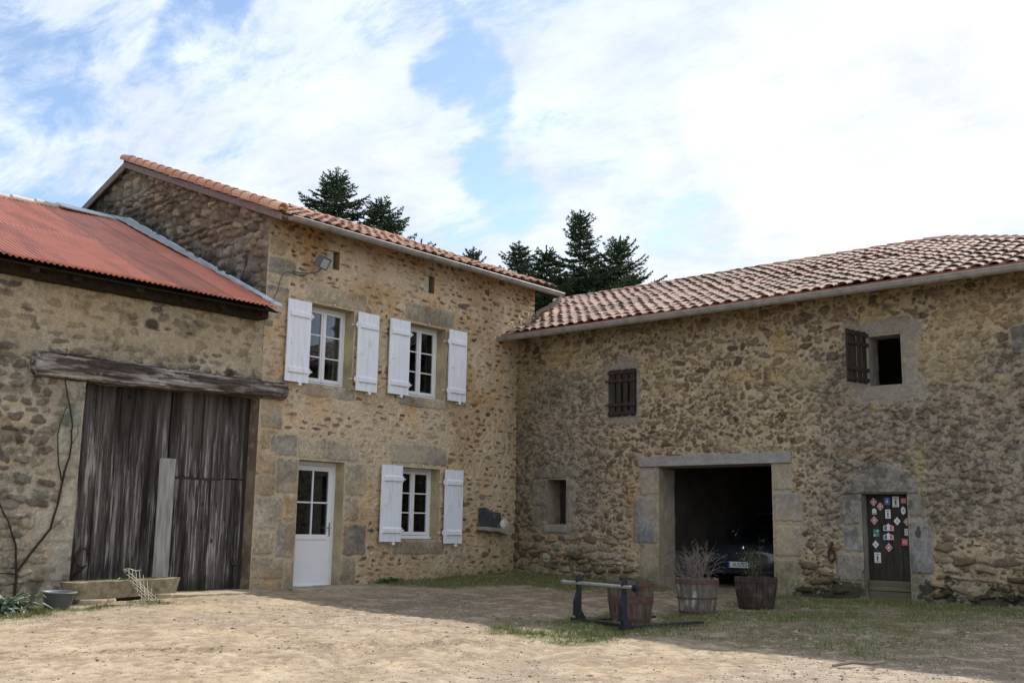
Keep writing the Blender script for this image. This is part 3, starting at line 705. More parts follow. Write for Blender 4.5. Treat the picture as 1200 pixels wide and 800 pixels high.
parts.append(plainquads([[(-13.2, 0, -.6), (-13.2, 9.2, -.6), (-13.2, 9.2, 4.35), (-13.2, 0, 4.35)], [(-13.2, 0, 4.35), (-13.2, 9.2, 4.35), (-13.2, 4.65, 6.6), (-13.2, 4.6, 6.6)], [(-13.2, 9.2, -.6), (-6.35, 9.2, -.6), (-6.35, 9.2, 4.35), (-13.2, 9.2, 4.35)]], (.3, .25, .18)))
V, F, C = merge(parts); np_mesh('wall', V, F, M_wall, barn, C)
# lintel beam, hewn and cracked
def rough_beam(name, x0, x1, y0, y1, za0, za1, zb0, zb1, m, parent, seed):
    """beam from x0 to x1; (za0,za1) bottom/top at x0, (zb0,zb1) at x1"""
    k = 90; J_ = 14; vs = []; X = np.linspace(x0, x1, k)
    for i, x in enumerate(X):
        t = i/(k-1); zl = za0+(zb0-za0)*t; zh = za1+(zb1-za1)*t; cy = (y0+y1)/2; cz = (zl+zh)/2; a = (y1-y0)/2; b_ = (zh-zl)/2
        endr = min(1, .55+min(t, 1-t)*22)
        for j in range(J_):
            an = 2*PI*j/J_+PI/J_; q = max(abs(math.cos(an)), abs(math.sin(an)))**.8
            nn = float(vnoise(np.array([x*1.0]), np.array([j*3.1]), .28, seed, 4)[0])-.5; n3 = float(vnoise(np.array([x*1.0]), np.array([j*7.7]), .05, seed+1, 2)[0])-.5
            rr = 1.03/q+(nn*.26+n3*.16)
            vs.append((x, cy+a*math.cos(an)*rr*endr, cz+b_*math.sin(an)*rr*endr))
    fs = [(i*J_+j, i*J_+(j+1) % J_, (i+1)*J_+(j+1) % J_, (i+1)*J_+j) for i in range(k-1) for j in range(J_)]+[tuple(range(J_)), tuple((k-1)*J_+j for j in range(J_))]
    b = MB(); b.geo(vs, fs); return b.build(name, m, parent)
rough_beam('lintel_beam', -10.12, -5.82, -.12, .22, 2.83, 3.20, 2.93, 3.20, M_beam, barn, 8)
# plank doors: weathered boards of uneven width
def planks(b, x0, x1, z0, z1, y, seed, wmin=.12, wmax=.2, rag=.03, th=.03):
    rs = RS(seed); x = x0
    while x < x1-.01:
        wd = min(rs.uniform(wmin, wmax), x1-x); dy = rs.uniform(-.006, .006); zb = z0+rs.uniform(-rag, rag)
        if x1-(x+wd) < .04: wd = x1-x
        tw = rs.uniform(-.006, .006); c_ = rs.uniform(.55, 1.25); c_ = (c_, c_, c_)
        b.geo([(x+.004, y+dy, zb), (x+wd-.004, y+dy+tw, zb+rs.uniform(-.006, .006)), (x+wd-.002, y+dy+tw, z1), (x+.002, y+dy, z1),
               (x+.002, y+dy+th, zb), (x+wd-.002, y+dy+th, zb), (x+wd-.002, y+dy+th, z1), (x+.002, y+dy+th, z1)],
              [(0, 1, 2, 3), (5, 4, 7, 6), (0, 4, 5, 1), (3, 2, 6, 7), (0, 3, 7, 4), (1, 5, 6, 2)], c=c_)
        for zn in (.55, 2.3):
            if z0 < zn < z1: b.lathe([(.007, 0), (.005, .004), (.0005, .005)], n=6, M=Matrix.Translation((x+wd*.5+rs.uniform(-.02, .02), y+dy, zn+rs.uniform(-.02, .02))) @ Matrix.Rotation(R(90), 4, 'X'), m=0); b.c += [(.2, .12, .1)]*(len(b.v)-len(b.c))
        x += wd
yd = .22
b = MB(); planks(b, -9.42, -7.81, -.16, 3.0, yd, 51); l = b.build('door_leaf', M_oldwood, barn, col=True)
b = MB(); b.tube([(-9.02+.10*math.cos(.3+k*.42)-.02, yd-.03-.002*k, .40+.13*math.sin(.3+k*.42)) for k in range(13)]+[(-9.15, yd-.03, .15)], .014, 6); b.build('iron_hook', M_iron, l, smooth=True)
b = MB(); planks(b, -7.78, -6.42, 1.60, 3.0, yd+.02, 52); planks(b, -6.84, -6.42, -.16, 1.595, yd+.02, 53, .15, .2)
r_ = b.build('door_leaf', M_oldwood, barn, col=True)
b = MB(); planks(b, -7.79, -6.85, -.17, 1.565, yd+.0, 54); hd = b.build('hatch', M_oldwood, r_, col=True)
b = MB(); b.box(-7.79, -6.84, yd-.006, yd+.014, 1.567, 1.60); b.build('gap_batten', M_darkwood, r_)
b = MB(); b.tube([(-6.50+.09*math.cos(2.2+k*.42), yd-.03, .38+.13*math.sin(2.2+k*.42)) for k in range(11)], .013, 6); b.build('iron_hook', M_iron, r_, smooth=True)
b = MB(); b.box(-6.415, -6.36, yd+.02, yd+.10, -.3, 3.0); b.build('door_post', M_darkwood, barn)
b = MB(); b.box(-9.45, -6.36, yd+.06, yd+.12, 2.6, 3.1); b.build('door_rail', M_darkwood, barn)
b = MB(); b.box(-7.83, -7.76, yd+.045, yd+.06, -.2, 3.0); b.build('leaf_gap_shade', M_dark, barn)  # black strip behind the seam, stands for the shade between the leaves
b = MB(); b.box(-7.95, -7.70, yd-.065, yd-.035, .02, 1.86, jit=.012); bd_o = b.build('closing_board', M_post, barn, bevel=.004)
# eave: rafters and board
b = MB(); sr = .468
slab(b, [(-13.3, -.40, 4.285), (-6.38, -.40, 4.29), (-6.38, 4.6, 6.61), (-13.3, 4.6, 6.28)], .025); slab(b, [(-13.3, 4.6, 6.26), (-6.38, 4.6, 6.59), (-6.38, 9.6, 4.25), (-13.3, 9.6, 4.25)], .05)
b.build('roof_deck', M_darkraf, barn)
rough_beam('eave_shade_beam', -13.2, -6.36, -.17, .06, 4.17, 4.36, 4.17, 4.36, M_darkraf, barn, 18)  # added dark beam, stands for the shadow band below the eave
rs = RS(4)
for i in range(9):
    x = -12.9+i*.80+rs.uniform(-.12, .12); b = MB()
    z0 = 4.255
    e_ = -.30+rs.uniform(-.08, .06)
    b.geo([(x, e_, z0-.06), (x, e_, z0+.03), (x, .6, z0+.46-.0), (x, .6, z0+.34), (x+.11, e_, z0-.06), (x+.11, e_, z0+.03), (x+.11, .6, z0+.46), (x+.11, .6, z0+.34)],
          [(0, 1, 2, 3), (4, 7, 6, 5), (0, 4, 5, 1), (1, 5, 6, 2), (0, 3, 7, 4), (3, 2, 6, 7)]); b.build('rafter', M_darkraf, barn)
def corrugated():
    wl = .085; x0, x1 = -13.35, -6.46; nx = int((x1-x0)/wl*8); X = np.linspace(x0, x1, nx)
    sh = [(-.52, 1.95), (1.80, 4.66)]; Vs, Fs, Cs = [], [], []; nv = 0
    s = np.array((0, 1, sr))/math.hypot(1, sr); nr = np.array((0, -sr, 1))/math.hypot(1, sr)
    for k, (ya, yb) in enumerate(sh[::-1]):
        Y = np.linspace(ya, yb, 14)
        A, B = np.meshgrid(X, Y, indexing='ij')
        sheet = np.floor((A-x0)/.86).astype(int)
        off = np.array([RS(100+q+k*50).uniform(0, .008) for q in range(30)])[sheet]
        hgt = .016*np.sin(2*PI*(A-x0)/wl)+off+(0 if k == 0 else .022)
        Z = 4.315+sr*(B+.5)-.055*np.clip(-6.9-A, 0, None)*(B+.5)/5.1
        P = np.stack([A, B, Z], -1)+hgt[..., None]*nr
        if k == 1: P[:, 0, 1] += (np.array([RS(300+q).uniform(-.02, .02) for q in range(30)])[sheet])[:, 0]
        c = np.array((.43, .135, .08))
        shade = np.array([RS(200+q+k*50).uniform(.86, 1.12) for q in range(30)])[sheet]
        col = c*shade[..., None]
        seam = ((A-x0) % .86) < .03
        col[seam] *= .62
        col = col*(1-.25*sst(.5, .7, vnoise(A, B*.3, .3, 7+k, 4)))[..., None]
        idx = np.arange(A.size).reshape(A.shape)
        Vs.append(P.reshape(-1, 3)); Cs.append(col.reshape(-1, 3))
        Fs.append(np.stack([idx[:-1, :-1], idx[1:, :-1], idx[1:, 1:], idx[:-1, 1:]], -1).reshape(-1, 4)+nv); nv += A.size
    o = np_mesh('roof', np.concatenate(Vs), np.concatenate(Fs), M_corr, barn, np.concatenate(Cs), smooth=True)
    m = o.modifiers.new('s', 'SOLIDIFY'); m.thickness = .004
    return o
cr = corrugated()
# flashing along the gable, wide at the ridge, crimped onto the corrugations
def flashing():
    k = 60; q = 7; vs = []
    for i in range(k+1):
        y = -.50+5.12*i/k; z = 4.372+sr*(y+.5); wd = .10+.30*sst(0, 1, i/k)**.9
        rag = .02*math.sin(i*2.1)+random.uniform(-.012, .012)
        for j in range(q):
            t = j/(q-1)
            if j < q-1: vs.append((-6.365-.02-(wd+rag)*(1-t), y, z+.004*math.sin(i*1.3+j)+(.05 if j == q-2 else 0)*0))
            else: vs.append((-6.372, y, z+.03))
    b = MB(); b.geo(vs, [(i*q+j, (i+1)*q+j, (i+1)*q+j+1, i*q+j+1) for i in range(k) for j in range(q-1)])
    o = b.build('flashing', M_flash, barn); m = o.modifiers.new('s', 'SOLIDIFY'); m.thickness = .004
flashing()
ridge_row('ridge_tiles', (-13.3, 4.62, 6.34), (-7.75, 4.62, 6.65), cr, 14, r=.10, ex=.42, pal_=np.array([(.55, .50, .42), (.50, .26, .15), (.62, .57, .48), (.58, .52, .45)]))
b = MB(); b.prism([(4.35, 6.62), (4.62, 6.755), (4.95, 6.60), (4.94, 6.58), (4.62, 6.73), (4.36, 6.60)], lambda u, v, d: (-d, u, v), 6.40, 7.85); b.build('ridge_flashing', M_flash, cr)

# ---------------------------------------------------------------- stone outbuilding (right)
wing = empty('stone_outbuilding', (0, -5.5, -.1), 'long grey brown rubble stone outbuilding with a wide garage opening and hipped tile roof', 'outbuilding')
w = Wall(0.0, 11.6, -.55, 4.86, .0138, 17, (.43, .34, .228))
o_gar = (3.48, 5.76, -.6, 2.065); o_low = (.83, 1.31, 1.0, 1.86); o_bar = (2.36, 2.99, 3.06, 3.92); o_up = (7.53, 8.06, 3.25, 4.05); o_door = (7.32, 8.04, -.6, 1.53)
CEM = (.29, .26, .22)
blk(w, [(3.07, 3.46, 1.55, 2.03, (.34, .30, .26)), (2.92, 3.46, .68, 1.5, (.235, .23, .235)), (3.05, 3.46, -.3, .64, (.30, .27, .20)),
        (5.79, 6.14, 1.6, 2.04, (.33, .31, .27)), (5.79, 6.28, 1.08, 1.56, (.32, .31, .28)), (5.79, 6.26, .52, 1.04, (.36, .32, .25)), (5.79, 6.18, -.3, .48, (.35, .31, .22)),
        (.42, .80, 1.36, 1.88, (.34, .30, .23)), (.50, .80, .94, 1.33, (.32, .29, .22)), (1.33, 1.54, 1.02, 1.88, (.35, .30, .23)), (.70, 1.45, .80, .98, (.26, .24, .19)), (.5, 1.5, 1.9, 2.1, (.30, .26, .2)),
        (6.98, 7.30, 1.05, 1.52, (.28, .265, .24)), (7.02, 7.30, .62, 1.02, (.26, .25, .235)), (6.86, 7.30, .16, .6, (.30, .27, .22)), (7.08, 7.30, -.35, .12, (.27, .25, .19)),
        (8.06, 8.40, .32, 1.14, (.26, .25, .24)), (8.06, 8.34, -.3, .29, (.29, .26, .2)), (8.06, 8.3, 1.17, 1.5, (.25, .225, .18)),
        (7.46, 8.22, 4.08, 4.32, CEM), (7.30, 7.52, 3.2, 4.2, (.29, .26, .24)), (8.08, 8.36, 3.66, 4.18, CEM), (8.08, 8.30, 3.2, 3.62, (.31, .28, .23)), (7.36, 8.26, 3.02, 3.22, (.29, .26, .21)),
        (9.72, 10.1, 3.62, 3.98, (.15, .14, .135)), (9.75, 10.2, 1.72, 2.12, (.26, .235, .2))], j=(.37, .31, .22), h=.012)
# arched slab over the small door
W_ = w.win(7.0, 8.3, 1.5, 2.15); U_, V_ = w.U[W_], w.V[W_]; top = 2.03-.62*np.abs(U_-7.66)**1.25-.05*sst(.3, .6, np.abs(U_-7.66))
m = sst(-.01, .02, top-V_)*sst(1.53, 1.55, V_)*sst(6.99, 7.03, U_)*sst(8.24, 8.2, U_); w.paint(W_, m, (.23, .215, .185), .034); w.M[W_] = np.maximum(w.M[W_], m)
ops = [o_gar, o_low, o_bar, o_up, o_door]
cnd = lambda u, v: not inb(u, v, ops, .02)
st = dict(cond=cnd)
def zone(f): return dict(cond=lambda u, v: cnd(u, v) and f(u, v))
low = lambda u, v: v < .75+.25*math.sin(u*1.7)
w.rubble(0, 11.8, -.55, 1.2, (.09, .19), (.14, .46), P_wing+pal((.30, .26, .19), (.26, .22, .17), (.34, .29, .21)), .040, skip=.04, fill=.92, jit=.25, rot=.15, wear=.3, irr=.12, **zone(low))
w.rubble(0, 11.8, .6, 3.6, (.075, .15), (.08, .24), P_wing, .024, skip=.22, fill=.82, jit=.45, rot=.5, p=2.2, wear=.45, irr=.13, **zone(lambda u, v: not low(u, v)))
w.rubble(0, 11.8, 3.5, 4.9, (.09, .19), (.10, .36), P_wing, .022, skip=.22, fill=.80, jit=.35, rot=.3, p=2.3, wear=.4, irr=.13, **st)
w.rubble(0, 11.8, .2, 4.8, (.05, .09), (.05, .12), P_wing, .016, skip=.30, fill=.8, jit=.5, rot=.5, p=2.1, wear=.5, irr=.15, **st)
w.tint(sst(.58, .70, vnoise(w.U, w.V, .07, 105, 3))*sst(.3, .1, w.M)*.6, (.47, .40, .30))
n = vnoise(w.U, w.V, .9, 101, 5); n2 = vnoise(w.U, w.V, .10, 102, 3); n3 = vnoise(w.U, w.V, .4, 103, 4)
cl = lambda a, b, x: sst(a, b, x)
band = cl(4.1, 3.6, w.V+(n-.5)*.8)*cl(.5, 1.1, w.V+(n-.5)*.6)
greym = band*np.clip(cl(5.8, 7.2, w.U+(n-.5)*2)+cl(2.9, 1.5, w.U+(n-.5)*1.5)*.9, 0, 1)
w.tint(greym*.50, (.205, .19, .165)); w.stain(cl(.50, .60, n2)*greym, (.55, .54, .50), .8); w.tint(cl(.60, .68, vnoise(w.U, w.V, .07, 104, 3))*greym*.5, (.34, .32, .28))
w.tint(cl(.56, .68, n)*cl(2.6, 3.4, w.V)*.5, (.40, .31, .17))
w.tint(cl(.62, .72, n3)*cl(4.0, 5.6, w.U)*cl(8.4, 7.4, w.U)*cl(2.0, 2.6, w.V)*.5, (.42, .31, .13))
w.tint(np.exp(-(((w.U-1.15)/.55)**2+((w.V-4.2)/.35)**2))*cl(.4, .6, n3)*.7, (.42, .31, .15))
w.tint(np.exp(-(((w.U-8.28)/.10)**2+((w.V-1.95)/.35)**2))*.7, (.38, .34, .18)); w.tint(np.exp(-(((w.U-7.5)/.5)**2+((w.V-2.18)/.05)**2))*.6, (.36, .20, .09))
w.tint(np.exp(-(((w.U-2.9)/.10)**2+((w.V-1.2)/.5)**2))*cl(.4, .6, n3)*.8, (.42, .26, .10))
for (cu, cv, a, b_) in ((2.66, 3.5, .42, .60), (7.8, 3.68, .62, .62)):       # cement surrounds
    d = np.maximum(np.abs(w.U-cu)/a, np.abs(w.V-cv)/b_)+(n3-.5)*.5+(n-.5)*.4; mk = cl(1.05, .92, d); w.tint(mk*(.55+.5*sst(.3, .6, n2)), (.29, .26, .215)); w.H = w.H*(1-mk*.55)+.006*mk
w.tint(cl(3.05, 2.75, w.V+(n3-.5)*.4)*cl(2.55, 2.75, w.V+(n3-.5)*.2)*cl(2.9, 3.2, w.U)*cl(6.2, 6.0, w.U)*.0, (.4, .33, .2))
w.tint(cl(2.62, 2.36, w.V+(n3-.5)*.2)*cl(3.0, 3.2, w.U)*cl(6.4, 6.1, w.U)*cl(.42, .55, n3)*.55, (.40, .32, .21))
# green black damp along the foot, darker at the corner and below the gutter
dm = cl(.62, .0, w.V+(n3-.5)*1.0+.10*np.sin(w.U*3))
w.tint(dm*cl(.42, .56, n2)*.62*np.clip(cl(2.6, 1.6, w.U)+.55, 0, 1), (.06, .068, .042)); w.stain(dm*.7, (.66, .68, .58))
for (cu, cv, a, b_) in ((6.95, .05, .30, .24), (8.28, .10, .16, .16), (8.62, .05, .13, .16), (9.15, -.08, .38, .17), (9.9, -.05, .34, .13), (6.35, -.08, .18, .12)):
    d = np.hypot((w.U-cu)/a, (w.V-cv)/b_)+(n2-.5)*2.4+(n3-.5)*1.4+(w.n3-.5)*1.3; w.tint(cl(1.0, .75, d)*.82, (.026, .028, .018))
w.stain(cl(1.1, .1, w.U+(n-.5)*1.2)*cl(4.8, 4.2, w.V+(n3-.5)), (.62, .60, .50), .8)
w.stain(cl(4.35, 4.85, w.V+(n-.5)*.8), (.66, .60, .52), .8)
w.tint(cl(.08, .05, np.hypot((w.U-8.20)*1.6, w.V-.93)+(n2-.5)*.16)*.8, (.03, .03, .028))
for o in ops: w.cut(*o)
WR = (.31, .27, .20)
parts = [w.arrays(fW)]+reveal(fW, *o_gar, .52, 51, (.33, .29, .22), 'L')+reveal(fW, o_gar[0], o_gar[1], o_gar[2], o_gar[3], .52, 52, (.30, .27, .21), 'R')+reveal(fW, o_low[0], o_low[1], o_low[2], o_low[3], .42, 53, (.26, .22, .17))
parts += reveal(fW, *o_bar, .4, 54, WR)+reveal(fW, *o_up, .38, 55, (.30, .27, .25))+reveal(fW, *o_door, .3, 56, (.25, .23, .20), 'LRT')
we = Wall(0.0, 8.6, -.55, 4.86, .03, 27, (.43, .34, .228)); we.rubble(0, 8.6, -.55, 4.9, (.09, .2), (.12, .36), P_wing, .025, skip=.12, fill=.86, jit=.3, rot=.25, wear=.4)
parts.append(we.arrays(lambda u, v, o: (u, -11.58-o, v)))
parts.append(plainquads([[(8.5, -11.55, -.5), (8.5, 2.4, -.5), (8.5, 2.4, 4.8), (8.5, -11.55, 4.8)],
                         [(.54, 2.2, -.5), (8.5, 2.2, -.5), (8.5, 2.2, 4.8), (.54, 2.2, 4.8)], [(.54, .0, -.5), (.54, 2.2, -.5), (.54, 2.2, 4.9), (.54, .0, 4.9)]], (.28, .23, .17)))
V, F, C = merge(parts); np_mesh('wall', V, F, M_wall, wing, C)
b = MB(); b.box(.45, 8.45, -11.5, 2.1, 2.58, 2.70); b.build('loft_floor', M_rafter, wing)
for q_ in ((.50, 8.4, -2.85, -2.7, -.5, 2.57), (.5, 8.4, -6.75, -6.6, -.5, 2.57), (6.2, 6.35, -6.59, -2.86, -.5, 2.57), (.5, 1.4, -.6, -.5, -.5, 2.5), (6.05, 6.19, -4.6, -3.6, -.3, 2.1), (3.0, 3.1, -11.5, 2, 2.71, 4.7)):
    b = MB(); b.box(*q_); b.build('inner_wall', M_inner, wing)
b = MB(); b.box(.42, .47, -1.6, -.6, .7, 2.3); b.build('opening_board', M_darkwood, wing)
for z in (2.44,):
    for k in range(5):
        b = MB(); b.box(.6, 6.1, -3.2-.75*k, -3.08-.75*k, z-.06, z+.135); b.build('ceiling_joist', M_rafter, wing)
# garage lintel slab
b = MB(); b.box(-.045, .42, -6.13, -3.06, 2.055, 2.245, jit=.012); b.build('garage_lintel', M_lint_gray, wing, bevel=.012)
b = MB(); b.box(.0, .5, -5.78, -3.46, 2.03, 2.05); b.box(.425, .5, -5.78, -3.46, 2.03, 2.2); b.build('lintel_board', M_rafter, wing)
b = MB(); b.prism([(-.035, .84), (.03, .84), (.05, .985), (-.04, .995)], lambda u, v, d: (u, -d, v), .80, 1.36); b.build('sill_stone', M_granite, wing, bevel=.01)
# barred opening: fixed dark slat grille with strap hinges
def grille(y0, y1, z0, z1, x, name, M=None, nsl=4, straps=True):
    b = MB(); wd = (y1-y0)
    for k in range(nsl):
        c = y0+wd*(k+.5)/nsl; hw = wd/nsl*.31*(1.5 if k == nsl-1 else 1)
        b.box(x-.03, x, c-hw, c+hw, z0, z1, M=M, jit=.003)
    g_ = b.build(name, M_darkwood, wing, bevel=.004)
    for zc in (z0+.06, z0+.22, z1-.22, z1-.06):
        b = MB(); b.box(x-.055, x-.031, y0-.0, y1, zc-.03, zc+.03, M=M); b.build('cross_bar', M_darkwood, g_, bevel=.003)
    for zc in (z0+.22, z1-.22):
        b = MB(); b.box(x-.064, x-.056, y1-.25, y1+.06, zc-.016, zc+.016, M=M); b.build('strap_hinge', M_iron, g_)
    return g_
grille(-3.0, -2.36, 3.03, 3.93, -.012, 'slat_shutter')
b = MB(); b.box(.0, .05, -3.01, -2.96, 3.0, 3.95); b.build('window_post', M_darkwood, wing)
# open slatted shutter beside the upper window, hinged at its right edge
Mh = Matrix.Translation((-.03, -7.50, 0)) @ Matrix.Rotation(R(79), 4, 'Z')
grille(.0, .56, 3.27, 4.12, 0, 'slat_shutter', M=Mh, nsl=4, straps=True)
# small plank door
b = MB(); rs = RS(6); y = -7.33; x = .17
while y > -8.0:
    wd = min(rs.uniform(.15, .2), y+8.03); b.box(x+rs.uniform(0, .006), x+.035, y-wd+.002, y-.002, .20, 1.56); y -= wd
dr = b.build('plank_door', M_darkwood, wing, bevel=.002)
b = MB(); b.box(.12, .17, -8.035, -7.325, .035, .195, jit=.004); b.build('foot_board', mat('greenish old board', (.12, .105, .065), .9, noise=(20, 6, .4, (1, .1, 1)), bump=(60, .004, 5, (1, .1, 1))), dr, bevel=.004)
b = MB(); b.box(.11, .17, -8.035, -7.325, -.26, .03, jit=.004); b.build('foot_board', MATS['greenish old board'], dr, bevel=.004)
# enamel plaques on the door: position in photo-derived door coordinates (s across 0-1, height z), kind
M_en_red = mat('pink red enamel', (.50, .085, .10), .35); M_en_wht = mat('white enamel', (.62, .62, .60), .35); M_en_blu = mat('blue enamel', (.05, .09, .30), .35)
M_en_grn = mat('green enamel', (.04, .22, .15), .35); M_en_dk = mat('dark print', (.07, .08, .10), .5)
def plaque(y, z, wd, hg, kind, label):
    X0 = .163; b = MB(); mats = [M_en_wht, M_en_red, M_en_blu, M_en_grn, M_en_dk]
    P = lambda u, v, d: (X0-d, y-u, z+v)
    def poly(o, m, d0, d1): b.prism(o, P, d0, d1, m)
    def rect(a, c, e, f, m, d=.0045): poly([(a, e), (c, e), (c, f), (a, f)], m, .0041, d)
    a, c = wd/2, hg/2
    if kind in ('diamond_red', 'diamond_white'):
        poly([(-a, 0), (0, -c), (a, 0), (0, c)], 0, 0, .003); q = .84
        if kind == 'diamond_red':
            poly([(-a*q, 0), (0, -c*q), (a*q, 0), (0, c*q)], 1, .003, .0036)
            poly([(-a*.38, 0), (0, -c*.30), (a*.38, 0), (0, c*.30)], 0, .0036, .0044)
            poly([(-a*.12, -c*.62), (a*.12, -c*.62), (a*.12, -c*.5), (-a*.12, -c*.5)], 0, .0036, .0044); poly([(-a*.12, c*.5), (a*.12, c*.5), (a*.12, c*.62), (-a*.12, c*.62)], 0, .0036, .0044)
        else:
            poly([(-a*.3, -c*.18), (a*.3, -c*.18), (a*.3, -c*.04), (-a*.3, -c*.04)], 4, .003, .0042); poly([(-a*.2, c*.1), (a*.2, c*.1), (a*.2, c*.22), (-a*.2, c*.22)], 4, .003, .0042)
    elif kind == 'flag':
        o = [(-a, -c), (a, -c), (a, c*.25), (a*.62, c*.45), (a*.4, c*.5), (0, c), (-a*.4, c*.5), (-a*.62, c*.45), (-a, c*.25)]; poly(o, 0, 0, .003)
        q = .84; poly([(-a*q, -c*q), (-a*.30, -c*q), (-a*.30, c*.42), (-a*.6, c*.32), (-a*q, c*.1)], 2, .003, .004)
        poly([(a*.30, -c*q), (a*q, -c*q), (a*q, c*.1), (a*.6, c*.32), (a*.30, c*.42)], 1, .003, .004)
    elif kind in ('rect', 'oval', 'sq_red', 'blue', 'green', 'round_top'):
        if kind == 'oval': o = [(a*math.cos(t), c*math.sin(t)) for t in np.linspace(0, 2*PI, 17)[:-1]]
        elif kind == 'round_top': o = [(-a, -c), (a, -c)]+[(a*math.cos(t), c*.4+c*.6*math.sin(t)) for t in np.linspace(0, PI, 9)]
        else: o = [(-a, -c), (a, -c), (a, c), (-a, c)]
        base = {'sq_red': 1, 'blue': 2, 'green': 3}.get(kind, 0); poly(o, base, 0, .003)
        if kind == 'rect':
            rect(-a*.55, a*.55, c*.55, c*.7, 4); rect(-a*.3, a*.25, -c*.55, c*.35, 4); rect(-a*.6, a*.6, -c*.8, -c*.7, 4)
        elif kind == 'green': rect(-a*.9, -a*.3, -c*.9, -c*.4, 0); rect(a*.1, a*.8, c*.4, c*.7, 0); rect(-a*.5, a*.3, -c*.1, c*.15, 4)
        elif kind == 'blue': rect(-a*.35, a*.35, -c*.35, c*.1, 0); rect(-a*.2, a*.2, c*.3, c*.6, 0)
        elif kind == 'sq_red': poly([(-a*.5, -c*.4), (a*.5, -c*.4), (a*.5, c*.4), (-a*.5, c*.4)], 0, .003, .0042); poly([(-a*.35, -c*.25), (a*.35, -c*.25), (a*.35, c*.25), (-a*.35, c*.25)], 1, .0042, .0046)
        elif kind == 'round_top': rect(-a*.7, a*.7, -c*.8, -c*.45, 1)
        else: rect(-a*.4, a*.4, -c*.1, c*.15, 4)
    o = b.build('plaque', mats, dr); o['label'] = label
def pp(px, py):     # photo crop pixel on the door -> (y,z) on the door leaf (constants measured once)
    s = (px-1008.0)/53.0; return -7.26-.80*s, 1.53-(py-581)*.01265
for (cx_, cy_, wd, hg, kd, lb) in [
    (210, 130, .115, .13, 'diamond_red', 'pink red diamond plaque at the top left of the plank door'), (270, 177, .115, .13, 'diamond_red', 'pink red diamond plaque overlapping the top left one'),
    (334, 122, .095, .115, 'blue', 'square blue plaque at the top'), (411, 128, .105, .165, 'rect', 'tall white plaque at the top'), (480, 118, .09, .085, 'sq_red', 'small red and white plaque in the top right corner'),
    (214, 228, .07, .09, 'round_top', 'small white plaque with rounded top and red foot'), (337, 255, .085, .14, 'rect', 'plain upright white plaque'), (474, 220, .075, .125, 'oval', 'white oval plaque at the right edge'),
    (210, 322, .115, .13, 'diamond_red', 'pink red diamond plaque left of the flags'), (416, 328, .115, .13, 'diamond_white', 'white diamond plaque right of centre'), (500, 335, .10, .12, 'diamond_red', 'pink diamond plaque at the right edge'),
    (336, 390, .165, .115, 'flag', 'upper blue white and red crown shaped plaque'), (333, 484, .16, .11, 'flag', 'lower blue white and red crown shaped plaque'), (225, 453, .095, .115, 'green', 'green printed plaque'),
    (492, 440, .05, .105, 'rect', 'narrow white plaque at the right edge'), (214, 572, .11, .125, 'diamond_white', 'white diamond plaque at lower left'), (333, 600, .115, .135, 'diamond_red', 'lowest pink red diamond plaque'),
    (476, 542, .095, .105, 'sq_red', 'square red plaque low at the right edge'), (228, 708, .105, .16, 'rect', 'lowest tall white plaque')]:
    yy, zz = pp(1000+cx_/8.414, 575+cy_/8.42); plaque(yy+.075*1, zz, wd, hg, kd, lb)
b = MB(); pth = [(-.03, -6.80, .76), (-.06, -6.79, .70), (-.05, -6.84, .62), (-.05, -6.86, .52), (-.05, -6.80, .45), (-.05, -6.75, .52), (-.05, -6.76, .62), (-.04, -6.80, .70)]
b.tube(pth, .022, 7); b.box(-.03, .02, -6.82, -6.78, .72, .78)
tag(b.build('iron_ring', M_iron, None, smooth=False), 'rusty iron ring hanging on the stone wall left of the plaque covered door', 'ring')

# roof of the outbuilding
TW = .88*np.array([(.46, .29, .23), (.42, .26, .205), (.50, .34, .28), (.39, .25, .20), (.46, .31, .25), (.36, .26, .21), (.52, .37, .31)])
s2 = .39
def clipw(x, y, z):
    if x < .60 and y > -.10: return False
    if x >= .60 and y > -.02+(x-.6)*.63: return False
    return y > -11.95+(x+.5)+.06
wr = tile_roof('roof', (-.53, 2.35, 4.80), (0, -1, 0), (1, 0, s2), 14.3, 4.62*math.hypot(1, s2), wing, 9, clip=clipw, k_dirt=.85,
               pal_=TW)
ridge_row('ridge_tiles', (4.05, 2.3, 6.58), (4.05, -7.4, 6.58), wr, 21, r=.10, pal_=TW)
ridge_row('ridge_tiles', (-.55, -11.95, 4.79), (4.05, -7.42, 6.57), wr, 22, r=.10, pal_=TW)
b = MB(); zz = lambda x: 4.785+s2*(x+.53)
slab(b, [(-.50, -.004, zz(-.5)), (.56, -.004, zz(.56)), (.56, -12, zz(.56)), (-.5, -12, zz(-.5))], .03)
slab(b, [(.561, .03, zz(.561)), (4.05, 2.22, zz(4.05)), (4.05, -7.4, zz(4.05)), (.561, -10.9, zz(.561))], .03)
slab(b, [(.561, -10.9, zz(.561)), (4.05, -7.4, zz(4.05)), (-.5, -12, zz(-.5))], .03)
slab(b, [(4.051, 2.22, zz(4.05)), (9.0, 2.22, 4.7), (9.0, -12, 4.7), (4.051, -7.4, zz(4.05))], .05)
slab(b, [(4.05, -7.401, zz(4.05)-.001), (9.0, -12, 4.70), (-.5, -12.001, zz(-.5))], .05)
b.build('roof_deck', M_rafter, wing)
b = MB(); b.box(-.535, -.505, -12, -.004, 4.765, 4.815); b.build('eave_course', mat('red clay eave course', (.26, .10, .065), .9, noise=(14, 6, .35)), wing)
gutter('gutter', (-.60, .0, 4.735), (-.60, -12.05, 4.735), .082, wing, (-1, 0, 0))
